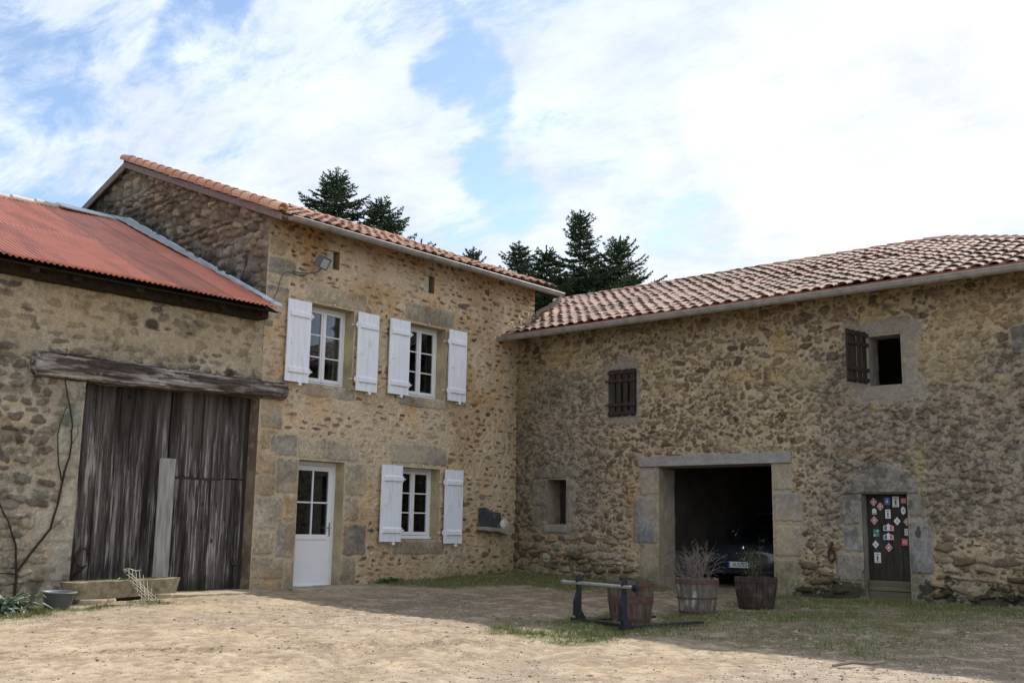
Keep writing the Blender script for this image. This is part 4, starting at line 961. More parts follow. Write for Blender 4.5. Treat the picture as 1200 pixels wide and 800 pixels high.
for k in range(19):
    y = -.35-k*.62; b = MB()
    b.geo([(-.44, y, 4.66), (-.44, y, 4.745), (.5, y, 5.11), (.5, y, 4.98), (-.44, y-.09, 4.66), (-.44, y-.09, 4.745), (.5, y-.09, 5.11), (.5, y-.09, 4.98)],
          [(0, 1, 2, 3), (4, 7, 6, 5), (0, 4, 5, 1), (1, 5, 6, 2), (0, 3, 7, 4), (3, 2, 6, 7)]); b.build('rafter', M_rafter, wing)

# ---------------------------------------------------------------- car in the garage (nose to the yard)
car = empty('parked_car', (3.45, -4.22, -.09), 'small black hatchback parked nose out in the dark garage opening', 'car', rz=PI)
# local x = forward, y = left ; z up
def loft(secs, n=28):
    """secs: (x, halfwidth, zbot, ztop, exponent)"""
    vs = []
    for (x, hw, zb, zt, p) in secs:
        cz, hh = (zb+zt)/2, (zt-zb)/2
        for j in range(n):
            a = 2*PI*j/n; c, s_ = math.cos(a), math.sin(a)
            vs.append((x, hw*math.copysign(abs(c)**(2/p), c), cz+hh*math.copysign(abs(s_)**(2/p), s_)))
    k = len(secs); fs = [(i*n+j, i*n+(j+1) % n, (i+1)*n+(j+1) % n, (i+1)*n+j) for i in range(k-1) for j in range(n)]+[tuple(range(n)), tuple((k-1)*n+j for j in range(n))]
    return vs, fs
b = MB(); v_, f_ = loft([(1.84, .60, .34, .60, 3.0), (1.82, .70, .24, .68, 3.4), (1.72, .78, .20, .76, 4), (1.45, .82, .19, .82, 4.2), (1.0, .83, .19, .90, 4.5), (.72, .83, .19, .94, 4.5),
    (0, .84, .19, .97, 4.5), (-1.0, .83, .19, .98, 4.5), (-1.6, .80, .22, .97, 4), (-1.82, .72, .28, .90, 3.4), (-1.86, .6, .36, .8, 3)]); b.geo(v_, f_)
b.build('body', M_car, car, world=False, smooth=True)
b = MB(); v_, f_ = loft([(.86, .64, .80, .90, 3.4), (.45, .66, .80, 1.20, 3.6), (.15, .655, .80, 1.36, 3.6), (-.4, .65, .80, 1.42, 3.6), (-1.1, .64, .80, 1.38, 3.6), (-1.55, .62, .80, 1.15, 3.4), (-1.75, .60, .8, .95, 3)]); b.geo(v_, f_)
b.build('greenhouse', mat('tinted car glass', (.006, .008, .01), .05, coat=.5), car, world=False, smooth=True)
b = MB(); v_, f_ = loft([(.22, .60, 1.34, 1.385, 3), (-.1, .63, 1.36, 1.425, 3.2), (-.5, .63, 1.38, 1.445, 3.2), (-1.1, .61, 1.34, 1.41, 3.2), (-1.4, .58, 1.25, 1.33, 3)]); b.geo(v_, f_)
for s_ in (-1, 1): b.tube([(.88, s_*.66, .91), (.50, s_*.665, 1.20), (.2, s_*.62, 1.37), (-.4, s_*.60, 1.43)], .03, 8)
b.build('roof', M_car, car, world=False, smooth=True)
for s_ in (-1, 1):
    for xx in (1.18, -1.2):
        Mx = Matrix.Translation((xx, s_*.74, .29)) @ Matrix.Rotation(R(90), 4, 'X')
        b = MB(); b.lathe([(.19, -.09), (.27, -.09), (.29, -.06), (.29, .06), (.27, .09), (.19, .09), (.19, -.09)], n=28, M=Mx); wh = b.build('wheel', M_rubber, car, world=False, smooth=True)
        b = MB(); b.lathe([(.001, -.04), (.17, -.03), (.19, -.06), (.19, .06), (.17, .03), (.001, .04)], n=20, M=Mx); b.build('rim', M_zinc, wh, world=False, smooth=True)
    b = MB(); Ml = Matrix.Translation((1.70, s_*.60, .62)) @ Matrix.Rotation(R(-s_*-22), 4, 'Z') @ Matrix.Scale(.55, 4, (0, 0, 1))
    b.lathe([(.001, .06), (.06, .055), (.11, .03), (.13, -.03)], n=20, M=Ml @ Matrix.Rotation(R(90), 4, 'Y')); b.build('headlight', M_lamp, car, world=False, smooth=True)
    b = MB(); b.lathe([(.001, .02), (.045, .015), (.05, -.02)], n=14, M=Matrix.Translation((1.80, s_*.55, .36)) @ Matrix.Rotation(R(90), 4, 'Y')); b.build('fog_lamp', M_lamp, car, world=False, smooth=True)
    b = MB(); b.geo(*loft([(.60, .05, .97, 1.04, 3), (.55, .085, .955, 1.06, 3.4), (.49, .08, .96, 1.055, 3.4)], 14)); mo = b.build('wing_mirror', M_car, car, world=False, smooth=True); mo.location = (0, s_*.90, 0)
b = MB(); b.box(1.76, 1.845, -.60, .60, .40, .44); b.box(1.74, 1.86, -.70, .70, .22, .30); b.box(1.70, 1.835, -.42, .42, .56, .62); b.build('bumper', M_carplas, car, world=False, bevel=.02)
b = MB(); b.box(1.862, 1.872, -.26, .26, .335, .445); pl = b.build('number_plate', M_plate, car, world=False, bevel=.003)
for y_ in (.215, -.258):
    b = MB(); b.box(1.8725, 1.8735, y_, y_+.043, .338, .442); b.build('plate_band', M_platebl, pl, world=False)
def text(body, size, M, mt, parent, name='lettering', ext=.0008):
    cu = bpy.data.curves.new(name, 'FONT'); cu.body = body; cu.size = size; cu.extrude = ext; cu.align_x = 'CENTER'; cu.align_y = 'CENTER'
    o = bpy.data.objects.new(name+'_tmp', cu); COL.objects.link(o)
    dg = bpy.context.evaluated_depsgraph_get(); dg.update(); me = bpy.data.meshes.new_from_object(o.evaluated_get(dg)); bpy.data.objects.remove(o)
    me.transform(M); me.materials.clear(); me.materials.append(mt); q = bpy.data.objects.new(name, me); COL.objects.link(q); q.parent = parent; return q
MT = Matrix.Translation((1.8745, 0, .388)) @ Matrix.Rotation(R(90), 4, 'Z') @ Matrix.Rotation(R(90), 4, 'X') @ Matrix.Diagonal((.74, 1.25, 1, 1))
text('AR 023 XZ', .085, MT, M_ink, pl)
b = MB(); b.lathe([(.038, -.008), (.055, -.004), (.055, .004), (.038, .008), (.038, -.008)], n=24, M=Matrix.Translation((1.80, 0, .705)) @ Matrix.Rotation(R(75), 4, 'Y'))
b.box(-.03, .03, -.006, .006, -.006, .006, M=Matrix.Translation((1.80, 0, .705)) @ Matrix.Rotation(R(75), 4, 'Y')); b.build('badge', M_chrome, car, world=False)
bpy.data.objects  # keep namespace tidy

# ---------------------------------------------------------------- half barrels with plants
def barrel(x, y, rt, hgt, mt, label, hoops, seed, twig=None, rmat=M_hoop):
    z = zgf(x, y)-.015; rs = RS(seed)
    t = empty('half_barrel', (x, y, z), label, 'planter', 'half barrels standing in front of the garage')
    b = MB(); ns = 22; ht = hgt
    for k in range(ns):       # staves, each slightly bowed
        a0 = 2*PI*(k+.03)/ns; a1 = 2*PI*(k+.97)/ns; vs = []; zt = ht+rs.uniform(-.008, .008); dr_ = rs.uniform(-.003, .003); q = 7
        for i in range(q+1):
            f = i/q; r_ = rt*(.80+.20*math.sin(f*1.45)/math.sin(1.45))+dr_
            for (a, rr) in ((a0, r_), ((a0+a1)/2, r_+.0035), (a1, r_), (a1, r_-.028), (a0, r_-.028)): vs.append((rr*math.cos(a), rr*math.sin(a), f*zt))
        fs = [(i*5+j, i*5+(j+1) % 5, (i+1)*5+(j+1) % 5, (i+1)*5+j) for i in range(q) for j in range(5)]+[(4, 3, 2, 1, 0), tuple(q*5+j for j in range(5))]
        b.geo(vs, fs)
    b.build('staves', mt, t, world=False)
    for (f0, f1) in hoops:
        rr = lambda f: rt*(.80+.20*math.sin(f*1.45)/math.sin(1.45))+.005
        b = MB(); b.lathe([(rr(f0), f0*ht), (rr(f0)+.004, f0*ht), (rr(f1)+.004, f1*ht), (rr(f1), f1*ht)], n=44); b.build('hoop', rmat, t, world=False)
    b = MB(); b.lathe([(.001, ht-.05), (rt*.4, ht-.04), (rt*.93, ht-.07)], n=30); b.build('soil', M_soil, t, world=False)
    for o in t.children: o.location = o.location
    t.rotation_euler = (0, 0, rs.uniform(0, 6)); return z+hgt
def twigs(x, y, z, n, hgt, spread, m, label, seed, cat='plant', leafy=0, group=None):
    rs = RS(seed); b = MB()
    def grow(p, d, ln, r_, dep):
        pts = [p]; q = Vector(p); dd = Vector(d)
        for i in range(5):
            dd = (dd+Vector(rs.uniform(-.28, .28, 3))+Vector((0, 0, -.05*dep))).normalized(); q = q+dd*ln/5; pts.append(q.copy())
        b.tube(pts, [r_*(1-.15*i) for i in range(6)], 4, cap=False)
        if dep < 2:
            for _ in range(rs.randint(3, 6)):
                k = rs.randint(1, 6); grow(pts[k], (dd+Vector(rs.uniform(-.9, .9, 3))+Vector((0, 0, .2))).normalized(), ln*rs.uniform(.35, .65), r_*.55, dep+1)
        elif leafy:
            for _ in range(leafy):
                c = pts[rs.randint(1, 6)]+Vector(rs.uniform(-.02, .02, 3)); u = Vector(rs.normal(size=3)).normalized()*.016; v = Vector(rs.normal(size=3)).normalized()*.010
                b.geo([c-u, c-v, c+u, c+v], [(0, 1, 2, 3)], 1)
    for k in range(n):
        a = rs.uniform(0, 6.28); rr = rs.uniform(0, spread*.55)
        grow(Vector((x+rr*math.cos(a), y+rr*math.sin(a), z-.05)), Vector((math.cos(a)*rr/spread*.9, math.sin(a)*rr/spread*.9, 1)).normalized(), hgt*rs.uniform(.6, 1.05), .0055, 0)
    return tag(b.build('dry_shrub', [m, M_weed], None), label, cat, group)
H3 = [(.05, .12), (.55, .63), (.88, .97)]
barrel(-5.52, -6.72, .285, .52, M_stave, 'red brown half barrel planter behind the steel fork frame, its hoops rusty', [(.10, .17), (.50, .66), (.90, .98)], 1)
zt = barrel(-3.63, -6.50, .29, .49, M_stavew, 'half barrel planter with flaking white paint in the middle of the three', [(.06, .12), (.45, .50), (.86, .98)], 2)
twigs(-3.63, -6.50, zt-.02, 34, .42, .30, M_twig, 'bare pinkish grey twiggy shrub growing from the white flaked half barrel', 3)
zt = barrel(-2.36, -6.70, .30, .46, M_staved, 'dark half barrel planter in front of the car, nearest the right garage jamb', [(.10, .15), (.40, .45), (.85, .92)], 4, rmat=M_staved)
twigs(-2.36, -6.70, zt-.02, 11, .42, .20, M_twigd, 'thin dark twigs with a few dull leaves in the dark half barrel before the car', 5, leafy=1)
# ---------------------------------------------------------------- steel fork frame
fx, fy = -6.18, -6.74; fz = zgf(fx, fy)
fr = empty('fork_frame', (fx, fy, fz), 'dark steel pallet fork frame with a bright top tube lying on the grass', 'fork frame', rz=R(-15))
# local y along the carriage (towards -y nearest camera right), local x = fork direction
b = MB(); b.tube([(-.02, .66, .48), (-.02, -.66, .48)], .024, 14); o = b.build('top_tube', M_bright, fr, world=False, smooth=False)
b = MB(); b.lathe([(.001, 0), (.05, 0), (.05, .03), (.03, .03), (.03, .07), (.001, .07)], n=8, M=Matrix.Translation((-.02, -.66, .48)) @ Matrix.Rotation(R(90), 4, 'X')); b.build('tube_end_nut', M_blacksteel, o, world=False)
b = MB(); b.lathe([(.001, 0), (.03, 0), (.03, .05), (.001, .05)], n=10, M=Matrix.Translation((-.02, .66, .48)) @ Matrix.Rotation(R(-90), 4, 'X')); b.build('tube_end_nut', M_bright, o, world=False)
for yy in (.40, -.46):
    b = MB(); b.prism([(-.03, .0), (.035, .0), (.025, .44), (.035, .52), (.0, .55), (-.045, .51), (-.03, .40), (-.07, .28), (-.05, .16)], lambda u, v, d: (u, d, v), yy-.018, yy+.018)
    b.box(-.065, -.03, yy-.04, yy+.04, .10, .28, jit=.004)
    b.build('upright', M_blacksteel, fr, world=False, bevel=.004)
    b = MB(); b.prism([(.03, .03), (.13, .03), (.03, .17)], lambda u, v, d: (u, d, v), yy-.008, yy+.008); b.build('gusset', M_blacksteel, fr, world=False)
    b = MB(); k = 8; vs = []
    b.geo([(-.05, yy-.045, .0), (-.05, yy+.045, .0), (-.05, yy+.045, .05), (-.05, yy-.045, .05), (1.2, yy-.035, .035), (1.2, yy+.035, .035), (1.2, yy+.035, .065), (1.2, yy-.035, .065)],
          [(0, 1, 2, 3), (7, 6, 5, 4), (0, 4, 5, 1), (1, 5, 6, 2), (2, 6, 7, 3), (3, 7, 4, 0)]); b.build('fork_tine', M_blacksteel, fr, world=False, bevel=.004)
    b = MB(); b.prism([(.0, .0), (.02, .0), (.05, .05), (.03, .10), (-.01, .10), (-.04, .05)], lambda u, v, d: (u-.02, d, v+.49), yy-.03, yy-.015); b.build('lug', M_blacksteel, fr, world=False)
b = MB(); b.box(-.04, .01, -.50, .52, .03, .07); b.build('bottom_bar', M_blacksteel, fr, world=False, bevel=.005)

# ---------------------------------------------------------------- trough, basin, mesh, plants by the barn
tz = zgf(-8.6, -.45)
b = MB()
def trough():
    k = 24; prof = [(-.16, .0), (-.20, .225), (-.145, .23), (-.11, .09), (.11, .09), (.145, .23), (.20, .225), (.16, .0)]; n = len(prof); vs = []
    for i in range(k+1):
        t = i/k; x = -.88+1.76*t; e = .0
        for j, (u, v) in enumerate(prof):
            xx = x*(1+.075*(v/.23 if j not in (3, 4) else .3))
            q = (vnoise(np.array([x*1.0]), np.array([j*2.3]), .15, 61, 3)[0]-.5)*.03
            vs.append((xx, u+q, max(v+q*.6, 0)))
    fs = [(i*n+j, i*n+(j+1) % n, (i+1)*n+(j+1) % n, (i+1)*n+j) for i in range(k) for j in range(n)]
    b.geo(vs, fs)
    for e in (0, k):
        vv = [vs[e*n+j] for j in (0, 1, 6, 7)]; sg = 1 if e == 0 else -1
        vi = [(p[0]+sg*.08, p[1], p[2]) for p in vv]; b.geo(vv+vi, [(0, 1, 2, 3), (4, 7, 6, 5), (0, 4, 5, 1), (1, 5, 6, 2), (2, 6, 7, 3), (3, 7, 4, 0)])
trough()
o = b.build('stone_trough', M_trough, None); o.scale = (.86, 1, 1); o.location = (-8.68, -.30, tz+.05); o.rotation_euler = (0, R(-1.0), R(2)); tag(o, 'long mossy stone trough lying in front of the old barn doors', 'trough')
for k, (x, y, a, l_) in enumerate(((-9.1, -.45, .26, 'flat tan stone propping the left end of the trough'), (-8.0, -.42, .22, 'flat tan stone propping the right end of the trough'))):
    b = MB(); o_ = [(a*(1+.2*math.sin(q*2.3+k))*math.cos(q), a*.8*(1+.2*math.cos(q*1.7))*math.sin(q)) for q in np.linspace(0, 2*PI, 10)[:-1]]
    b.prism(o_, lambda u, v, d: (x+u, y+v, zgf(x, y)-.03+d), 0, .085); tag(b.build('support_stone', M_slab, None, bevel=.012), l_, 'stone')
for k, (x, y, a, c, l_) in enumerate(((-7.25, -.30, .95, .36, 'wide pale threshold slab before the right half of the barn doors'), (-9.75, -1.05, .24, .16, 'small flat stone in the grass beside the grey basin'),
                                   (-9.0, -1.05, .30, .13, 'flat tan stone in the grass before the trough'), (-5.0, -.45, .85, .30, 'worn flat slab in front of the white house door'))):
    b = MB(); o_ = [(a*(1+.10*math.sin(q*3.3+k))*math.copysign(abs(math.cos(q))**.6, math.cos(q)), c*(1+.12*math.cos(q*2.7+k))*math.copysign(abs(math.sin(q))**.6, math.sin(q))) for q in np.linspace(0, 2*PI, 22)[:-1]]
    zz_ = zgf(x, y); b.prism(o_, lambda u, v, d: (x+u, y+v, zz_-.05+d), 0, .075); tag(b.build('paving_slab', M_slab, None, bevel=.01), l_, 'paving slab')
b = MB(); b.lathe([(.001, .0), (.13, .0), (.145, .02), (.19, .215), (.215, .22), (.217, .235), (.20, .238), (.18, .225), (.135, .03), (.001, .025)], n=36)
o = b.build('plastic_basin', M_basin, None, smooth=True, world=False); o.location = (-10.02, -1.18, zgf(-10.02, -1.18)); o.rotation_euler = (R(2), R(1), 0); tag(o, 'round dark grey plastic basin standing beside the leafy plant at the barn wall', 'basin')
ln = MB()
for k in range(3): ln.box(-.05+k*.035, -.03+k*.035, -.001, .001, -.018, .018)
# diamond wire panel
b = MB()
wv = lambda s_, t: (-8.78+.42*s_+.10*t, -.86+.30*t-.05*math.sin(s_*3), 0)
def wp(s_, t): # s across, t up
    return (-8.52+.27*(s_-.5)-.17*t, -.80+.24*t, zgf(-8.6, -.8)+.02+.40*t+.015*math.sin(s_*6))
N_ = 5
for k in range(-N_, N_+1):
    for sg in (1, -1):
        pts = []
        for i in range(21):
            t = i/20; s_ = k/N_+sg*t*.9
            if 0 <= s_ <= 1: pts.append(wp(s_, t))
        if len(pts) > 2: b.tube(pts, .0055, 4)
for sgn in (0, 1): b.tube([wp(i/10, sgn) for i in range(11)], .006, 4)
tag(b.build('wire_mesh', M_wire, None), 'bent piece of pale diamond wire mesh leaning on the stone trough', 'wire mesh')
# rosette plant, silvery strap leaves
def rosette(x, y, n, ln_, label, seed, m, wd=.045, name='leafy_plant', up=(.2, 1.1)):
    rs = RS(seed); b = MB(); z = zgf(x, y)
    for k in range(n):
        a = rs.uniform(0, 6.28); el = rs.uniform(*up); L_ = ln_*rs.uniform(.6, 1.1); bx, by = x+rs.uniform(-.22, .22)*ln_/.4, y+rs.uniform(-.15, .15); vs = []; q = 6
        side = Vector((-math.sin(a), math.cos(a), 0)); w_ = wd*rs.uniform(.7, 1.2)
        for i in range(q+1):
            f = i/q; r_ = L_*f; zz = L_*(math.sin(el)*f*1.25-.75*f*f*rs.uniform(.8, 1.0)); p = Vector((bx+math.cos(a)*r_*math.cos(el*.7), by+math.sin(a)*r_*math.cos(el*.7), z+.03+max(zz, -.02)))
            ww = w_*math.sin(PI*(.12+.86*f))
            vs += [p-side*ww, p+Vector((0, 0, -.012)), p+side*ww]
        b.geo(vs, [(i*3+j, i*3+j+1, (i+1)*3+j+1, (i+1)*3+j) for i in range(q) for j in range(2)])
    return tag(b.build(name, m, None), label, 'plant')
rosette(-10.80, -1.35, 110, .44, 'large silvery green leafy plant at the foot of the barn wall beside the basin', 8, M_leafgr, up=(.3, 1.35))
rosette(-3.55, -.22, 36, .22, 'small dark green weed tuft at the house wall below the lower window', 9, M_weed, .03)
rosette(-8.72, -.33, 14, .2, 'little green weed growing in the stone trough', 19, M_weed, .015).location.z += .23
# climbing bare stems
b = MB()
VP = [((-10.05, .0), (-10.06, .23), (-9.86, .52), (-9.65, .79), (-9.57, 1.15), (-9.53, 1.49), (-9.46, 1.85), (-9.48, 2.21), (-9.55, 2.5), (-9.66, 2.91), (-9.67, 3.12), (-9.65, 3.32)),
      ((-9.55, 1.45), (-9.64, 1.72), (-9.68, 2.07), (-9.60, 2.42), (-9.54, 2.5)), ((-10.06, .2), (-10.10, .56), (-10.24, .88), (-10.37, 1.12), (-10.55, 1.4), (-10.8, 1.6)),
      ((-10.05, .2), (-10.3, .22), (-10.7, .18)), ((-9.66, .78), (-9.52, .90), (-9.46, 1.0)), ((-9.47, 1.9), (-9.40, 2.1), (-9.38, 2.3))]
for i, p in enumerate(VP):
    k = len(p); pts = []
    for j in range(k-1):
        for q in range(4): f = q/4; pts.append((p[j][0]*(1-f)+p[j+1][0]*f+random.uniform(-.008, .008), -.05-.02*math.sin(j+q*.3)-(.05 if p[j][1] > 2.8 else 0), p[j][1]*(1-f)+p[j+1][1]*f))
    r0 = (.018, .011, .015, .012, .006, .006)[i]; b.tube(pts, [r0*(1-.65*q/len(pts)) for q in range(len(pts))], 6)
b.v = [(p[0], p[1], p[2]-.18) if p[2] < .05 else p for p in b.v]
tag(b.build('climbing_vine', M_vine, None, smooth=True), 'bare dark climbing stems on the barn wall left of the plank doors', 'vine')
b = MB(); zz_ = zgf(-7.3, -10.35); b.tube([(-7.52, -10.25, zz_+.03), (-7.3, -10.33, zz_+.05), (-7.1, -10.43, zz_+.03), (-6.95, -10.5, zz_+.04)], [.012, .018, .016, .008], 6); b.tube([(-7.3, -10.33, zz_+.05), (-7.35, -10.2, zz_+.07)], [.01, .005], 5)
tag(b.build('fallen_stick', M_twig, None), 'short dry stick lying on the gravel at the shadow edge', 'stick')

# ---------------------------------------------------------------- conifers behind the roofs
def conifer(x, y, H, prof, seed, label, dens=1.0, rise=.15, lean=(0, 0), z0=-.3, skip=0.0, zmin=.45):
    rs = RS(seed); t = empty('spruce_tree', (x, y, z0), label, 'tree', 'conifers rising behind the farm roofs')
    ax = lambda z: np.array([lean[0]*(z/H)**2, lean[1]*(z/H)**2, z])
    b = MB(); hs = np.linspace(0, H, 14); b.tube([tuple(ax(q)) for q in hs], [max(.014, .20*(1-q/H)**1.1) for q in hs], 8)
    V_ = []
    def needles(p, d, ln_, side, n_=None):
        """needle-clad shoot: narrow sprays angled forward in the plane of the branch"""
        k = max(4, int(ln_/.016*dens)); upv = np.cross(d, side)
        f = rs.rand(k); c = p+np.outer(f*ln_, d); an = rs.uniform(-.75, .75, k); el = rs.uniform(-.35, .5, k)
        dd = np.outer(np.cos(an), d)+np.outer(np.sin(an), side)+np.outer(el, upv); dd /= np.linalg.norm(dd, axis=1)[:, None]
        L_ = rs.uniform(.08, .16, k)*(1.05-.35*f); rn = rs.normal(size=(k, 3)); s_ = np.cross(dd, rn); s_ /= np.linalg.norm(s_, axis=1)[:, None]+1e-9; w_ = rs.uniform(.013, .024, k)
        m_ = c+dd*(L_*.45)[:, None]; V_.append(np.stack([c, m_+s_*w_[:, None], c+dd*L_[:, None], m_-s_*w_[:, None]], 1).reshape(-1, 3))
    zv = np.array([0, 0, 1.0]); limbs = MB()
    needles(ax(H-.45), zv, .45, np.array([1.0, 0, 0])); needles(ax(H-.45), zv, .45, np.array([0, 1.0, 0]))
    z = H-.38; az = rs.uniform(0, 6)
    while z > H*zmin:
        dtop = H-z; r0 = prof(dtop); nb = rs.randint(6, 9); whorl = True
        for sub in range(2):
            zz_ = z-(0 if sub == 0 else rs.uniform(.10, .16)); nn = nb if sub == 0 else max(2, nb//2)
            for k in range(nn):
                if rs.rand() < skip: continue
                a = az+2*PI*k/nn+rs.uniform(-.25, .25); L_ = r0*(rs.uniform(.58, 1.22) if sub == 0 else rs.uniform(.35, .7)); el = rise+.55*math.exp(-dtop/.9)+rs.uniform(-.08, .10)
                d = np.array([math.cos(a)*math.cos(el), math.sin(a)*math.cos(el), math.sin(el)]); side = np.array([-math.sin(a), math.cos(a), 0])
                n_ = max(3, int(L_/.13)); fs_ = np.linspace(0, 1, n_+1); pts = [ax(zz_)+d*L_*f+np.array([0, 0, L_*(-.26*f**1.2+.20*f**3)]) for f in fs_]
                limbs.tube([tuple(p) for p in pts], [max(.004, .020*(1-f*.9)*(L_/1.2)**.5) for f in fs_], 4, cap=False)
                for i in range(n_):
                    f = fs_[i+1]; seg = pts[i+1]-pts[i]; ls = np.linalg.norm(seg); sd = seg/ls
                    if f > .18: needles(pts[i], sd, ls, side)
                    tl = (L_*.40*(1-f)**.8+.09)*(1 if f > .2 else .4)
                    for sg in (-1, 1):
                        if rs.rand() < .08: continue
                        dd = sd*.70+side*sg*.75+np.array([0, 0, rs.uniform(-.22, .06)]); dd /= np.linalg.norm(dd); sv = np.cross(dd, zv); sv /= np.linalg.norm(sv)
                        q = tl*rs.uniform(.7, 1.1); needles(pts[i+1], dd, q, sv)
                        if q > .3:
                            for sg2 in (-1, 1):
                                d2 = dd*.7+sv*sg2*.7; d2 /= np.linalg.norm(d2); needles(pts[i+1]+dd*q*.45, d2, q*.4, sv)
                needles(pts[-1], sd, .10, side)
        az += 1.1; z -= rs.uniform(.22, .31)*(.75 if dtop < 1 else 1)
    b.build('trunk', M_bark, t, world=False, smooth=True); limbs.build('branches', M_bark, t, world=False)
    V = np.concatenate(V_)+np.array((x, y, z0)); np_mesh('crown', V, np.arange(len(V)).reshape(-1, 4), M_needle, t)
    return t
cone = lambda k, mx: (lambda d: min(mx, .18+k*d))
conifer(6.5, 14.4, 13.62, cone(.72, 2.6), 1, 'tallest spruce tip above the house roof, left of its twin')
conifer(8.2, 13.9, 12.95, cone(.72, 2.9), 2, 'spruce just right of the tallest one above the house roof', rise=.2)
conifer(10.0, 13.6, 11.7, cone(.85, 2.4), 12, 'lower spruce shoulder sloping down to the right behind the house roof', rise=.1)
conifer(12.9, 13.7, 12.05, cone(.36, 1.2), 3, 'lone thin spruce tip just clearing the house roof', rise=.35, skip=.1)
conifer(15.3, 13.4, 12.75, cone(.62, 2.3), 4, 'spruce left of the right hand pair, above the roof junction', rise=.1)
conifer(15.5, 10.4, 13.55, cone(.50, 2.8), 5, 'tallest open branched fir above the outbuilding roof', rise=.30, skip=.22)
conifer(17.4, 10.4, 12.95, cone(.66, 3.1), 6, 'wide ragged fir right of the tallest one above the outbuilding roof', rise=.42, skip=.15, lean=(.4, -.3))
conifer(14.4, 11.2, 12.0, cone(.6, 2.4), 15, 'dense fir filling the gap above the junction of the two roofs', rise=.15)

# ---------------------------------------------------------------- ground
def axis(a, b, step, far):
    core = list(np.arange(a, b, step)); s_ = step; lo = []; v = a
    while v > -far: s_ *= 1.22; v -= s_; lo.append(v)
    s_ = step; hi = []; v = core[-1]
    while v < far: s_ *= 1.22; v += s_; hi.append(v)
    return np.array(lo[::-1]+core+hi)
def grassd(x, y):
    x = np.asarray(x, float); y = np.asarray(y, float)
    n = vnoise(x+40, y+40, .55, 201, 4); n2 = vnoise(x+40, y+40, 1.6, 202, 3)
    g = np.zeros(x.shape)
    rect = lambda a, b, c, d, s_=.3: sst(a-s_, a+s_, x)*sst(b+s_, b-s_, x)*sst(c-s_, c+s_, y)*sst(d+s_, d-s_, y)
    g += 1.6*rect(-3.7, .2, -1.5, .2, .35)+1.6*rect(-1.9, .2, -3.2, 0, .4)
    g += .9*rect(-6.6, -1.6, -8.8, -5.9, .5)*sst(.30, .55, n2)+.45*rect(-6.6, -.2, -10.4, -6.0, .5)+.55*rect(-.9, .1, -11.3, -3.0, .25)*sst(.4, .6, n2+.1)
    e = np.hypot((x+7.35)/.55, (y+6.95)/.9); g += 1.0*sst(1.15, .7, e)
    e = np.hypot((x+6.2)/1.2, (y+6.6)/1.3); g += .55*sst(1.2, .5, e)
    g += .9*rect(-12.4, -9.6, -2.0, -.7, .25)*sst(.35, .5, n2+.05)+.8*rect(-10.2, -8.5, -1.55, -.95, .16)
    g *= sst(.30, .62, n+.08)
    g *= 1-.95*rect(-.2, 9, -5.7, -3.5, .1)
    return np.clip(g, 0, 1)
GX = axis(-17.2, .6, .032, 160); GY = axis(-14.4, .6, .032, 160)
A, B = np.meshgrid(GX, GY, indexing='ij')
Z = zg(A, B); inner = sst(30, 20, np.hypot(A, B))
f1 = vnoise(A+40, B+40, .07, 211, 3)-.5; f2 = vnoise(A+40, B+40, .35, 212, 4)-.5; f3 = vnoise(A+40, B+40, 2.4, 213, 4)-.5
# wheel ruts running from the foreground towards the garage and across the yard
def rut(ax, ay, bx, by, wd):
    dx, dy = bx-ax, by-ay; L_ = math.hypot(dx, dy); t = ((A-ax)*dx+(B-ay)*dy)/L_; c = ((A-ax)*-dy+(B-ay)*dx)/L_+.12*np.sin(t*.9)+.08*f3*4
    return np.exp(-(c/wd)**2)*sst(-.5, .5, t)*sst(L_+.5, L_-.5, t)
ruts = rut(-13.5, -7.9, -1, -4.0, .22)+rut(-12.9, -9.3, -1, -5.4, .22)+.6*rut(-14, -5.2, -4, -9.9, .25)
deb = rut(-13.4, -4.0, -8.4, -7.0, .24)*sst(-.12, .06, vnoise(A+40, B+40, .45, 218, 3)-.5)+.6*rut(-13.8, -6.6, -9.2, -9.6, .20)*sst(-.05, .1, vnoise(A+40, B+40, .5, 219, 3)-.5)
gd = grassd(A, B)
Z = Z+inner*(f1*.022+f2*.028-.045*ruts+deb*(.010+f1*.05)+gd*.015)
sand = np.array((.355, .275, .185)); grey = np.array((.31, .255, .205)); dark = np.array((.20, .15, .10)); moss = np.array((.085, .10, .035)); shade_earth = np.array((.15, .118, .08))
Cg = np.ones(A.shape+(3,))*sand*(1+(f1+f2)[..., None]*.5)
def mixc(m, c):
    global Cg
    m = np.clip(m, 0, 1)[..., None]; Cg = Cg*(1-m)+np.array(c)*m
mixc(sst(-.02, .14, f3+.3*f2)*.6, grey); mixc(sst(-8.5, -12, B-.25*A-1.5+f2)*.6, grey); mixc(sst(.12, .3, f2)*.35, (.34, .25, .165)); mixc(ruts*.35, (.30, .25, .19))
mixc(sst(-7.3, -6.2, A+f3*1.2)*sst(-1.0, -3.0, B+f2*2)*.8, shade_earth); mixc(sst(-1.8, -.3, A+f2)*.6, shade_earth); mixc(sst(.10, .28, f2)*sst(-7.2, -6.2, A)*.5, (.28, .23, .16))  # darker earth before the outbuilding, its cast shade deepened in the colour
mixc(deb*sst(-.05, .03, f1+f2*.4)*.9, (.12, .085, .055)); mixc(sst(-.5, -.05, B+f2*.6)*.35, (.22, .18, .12))
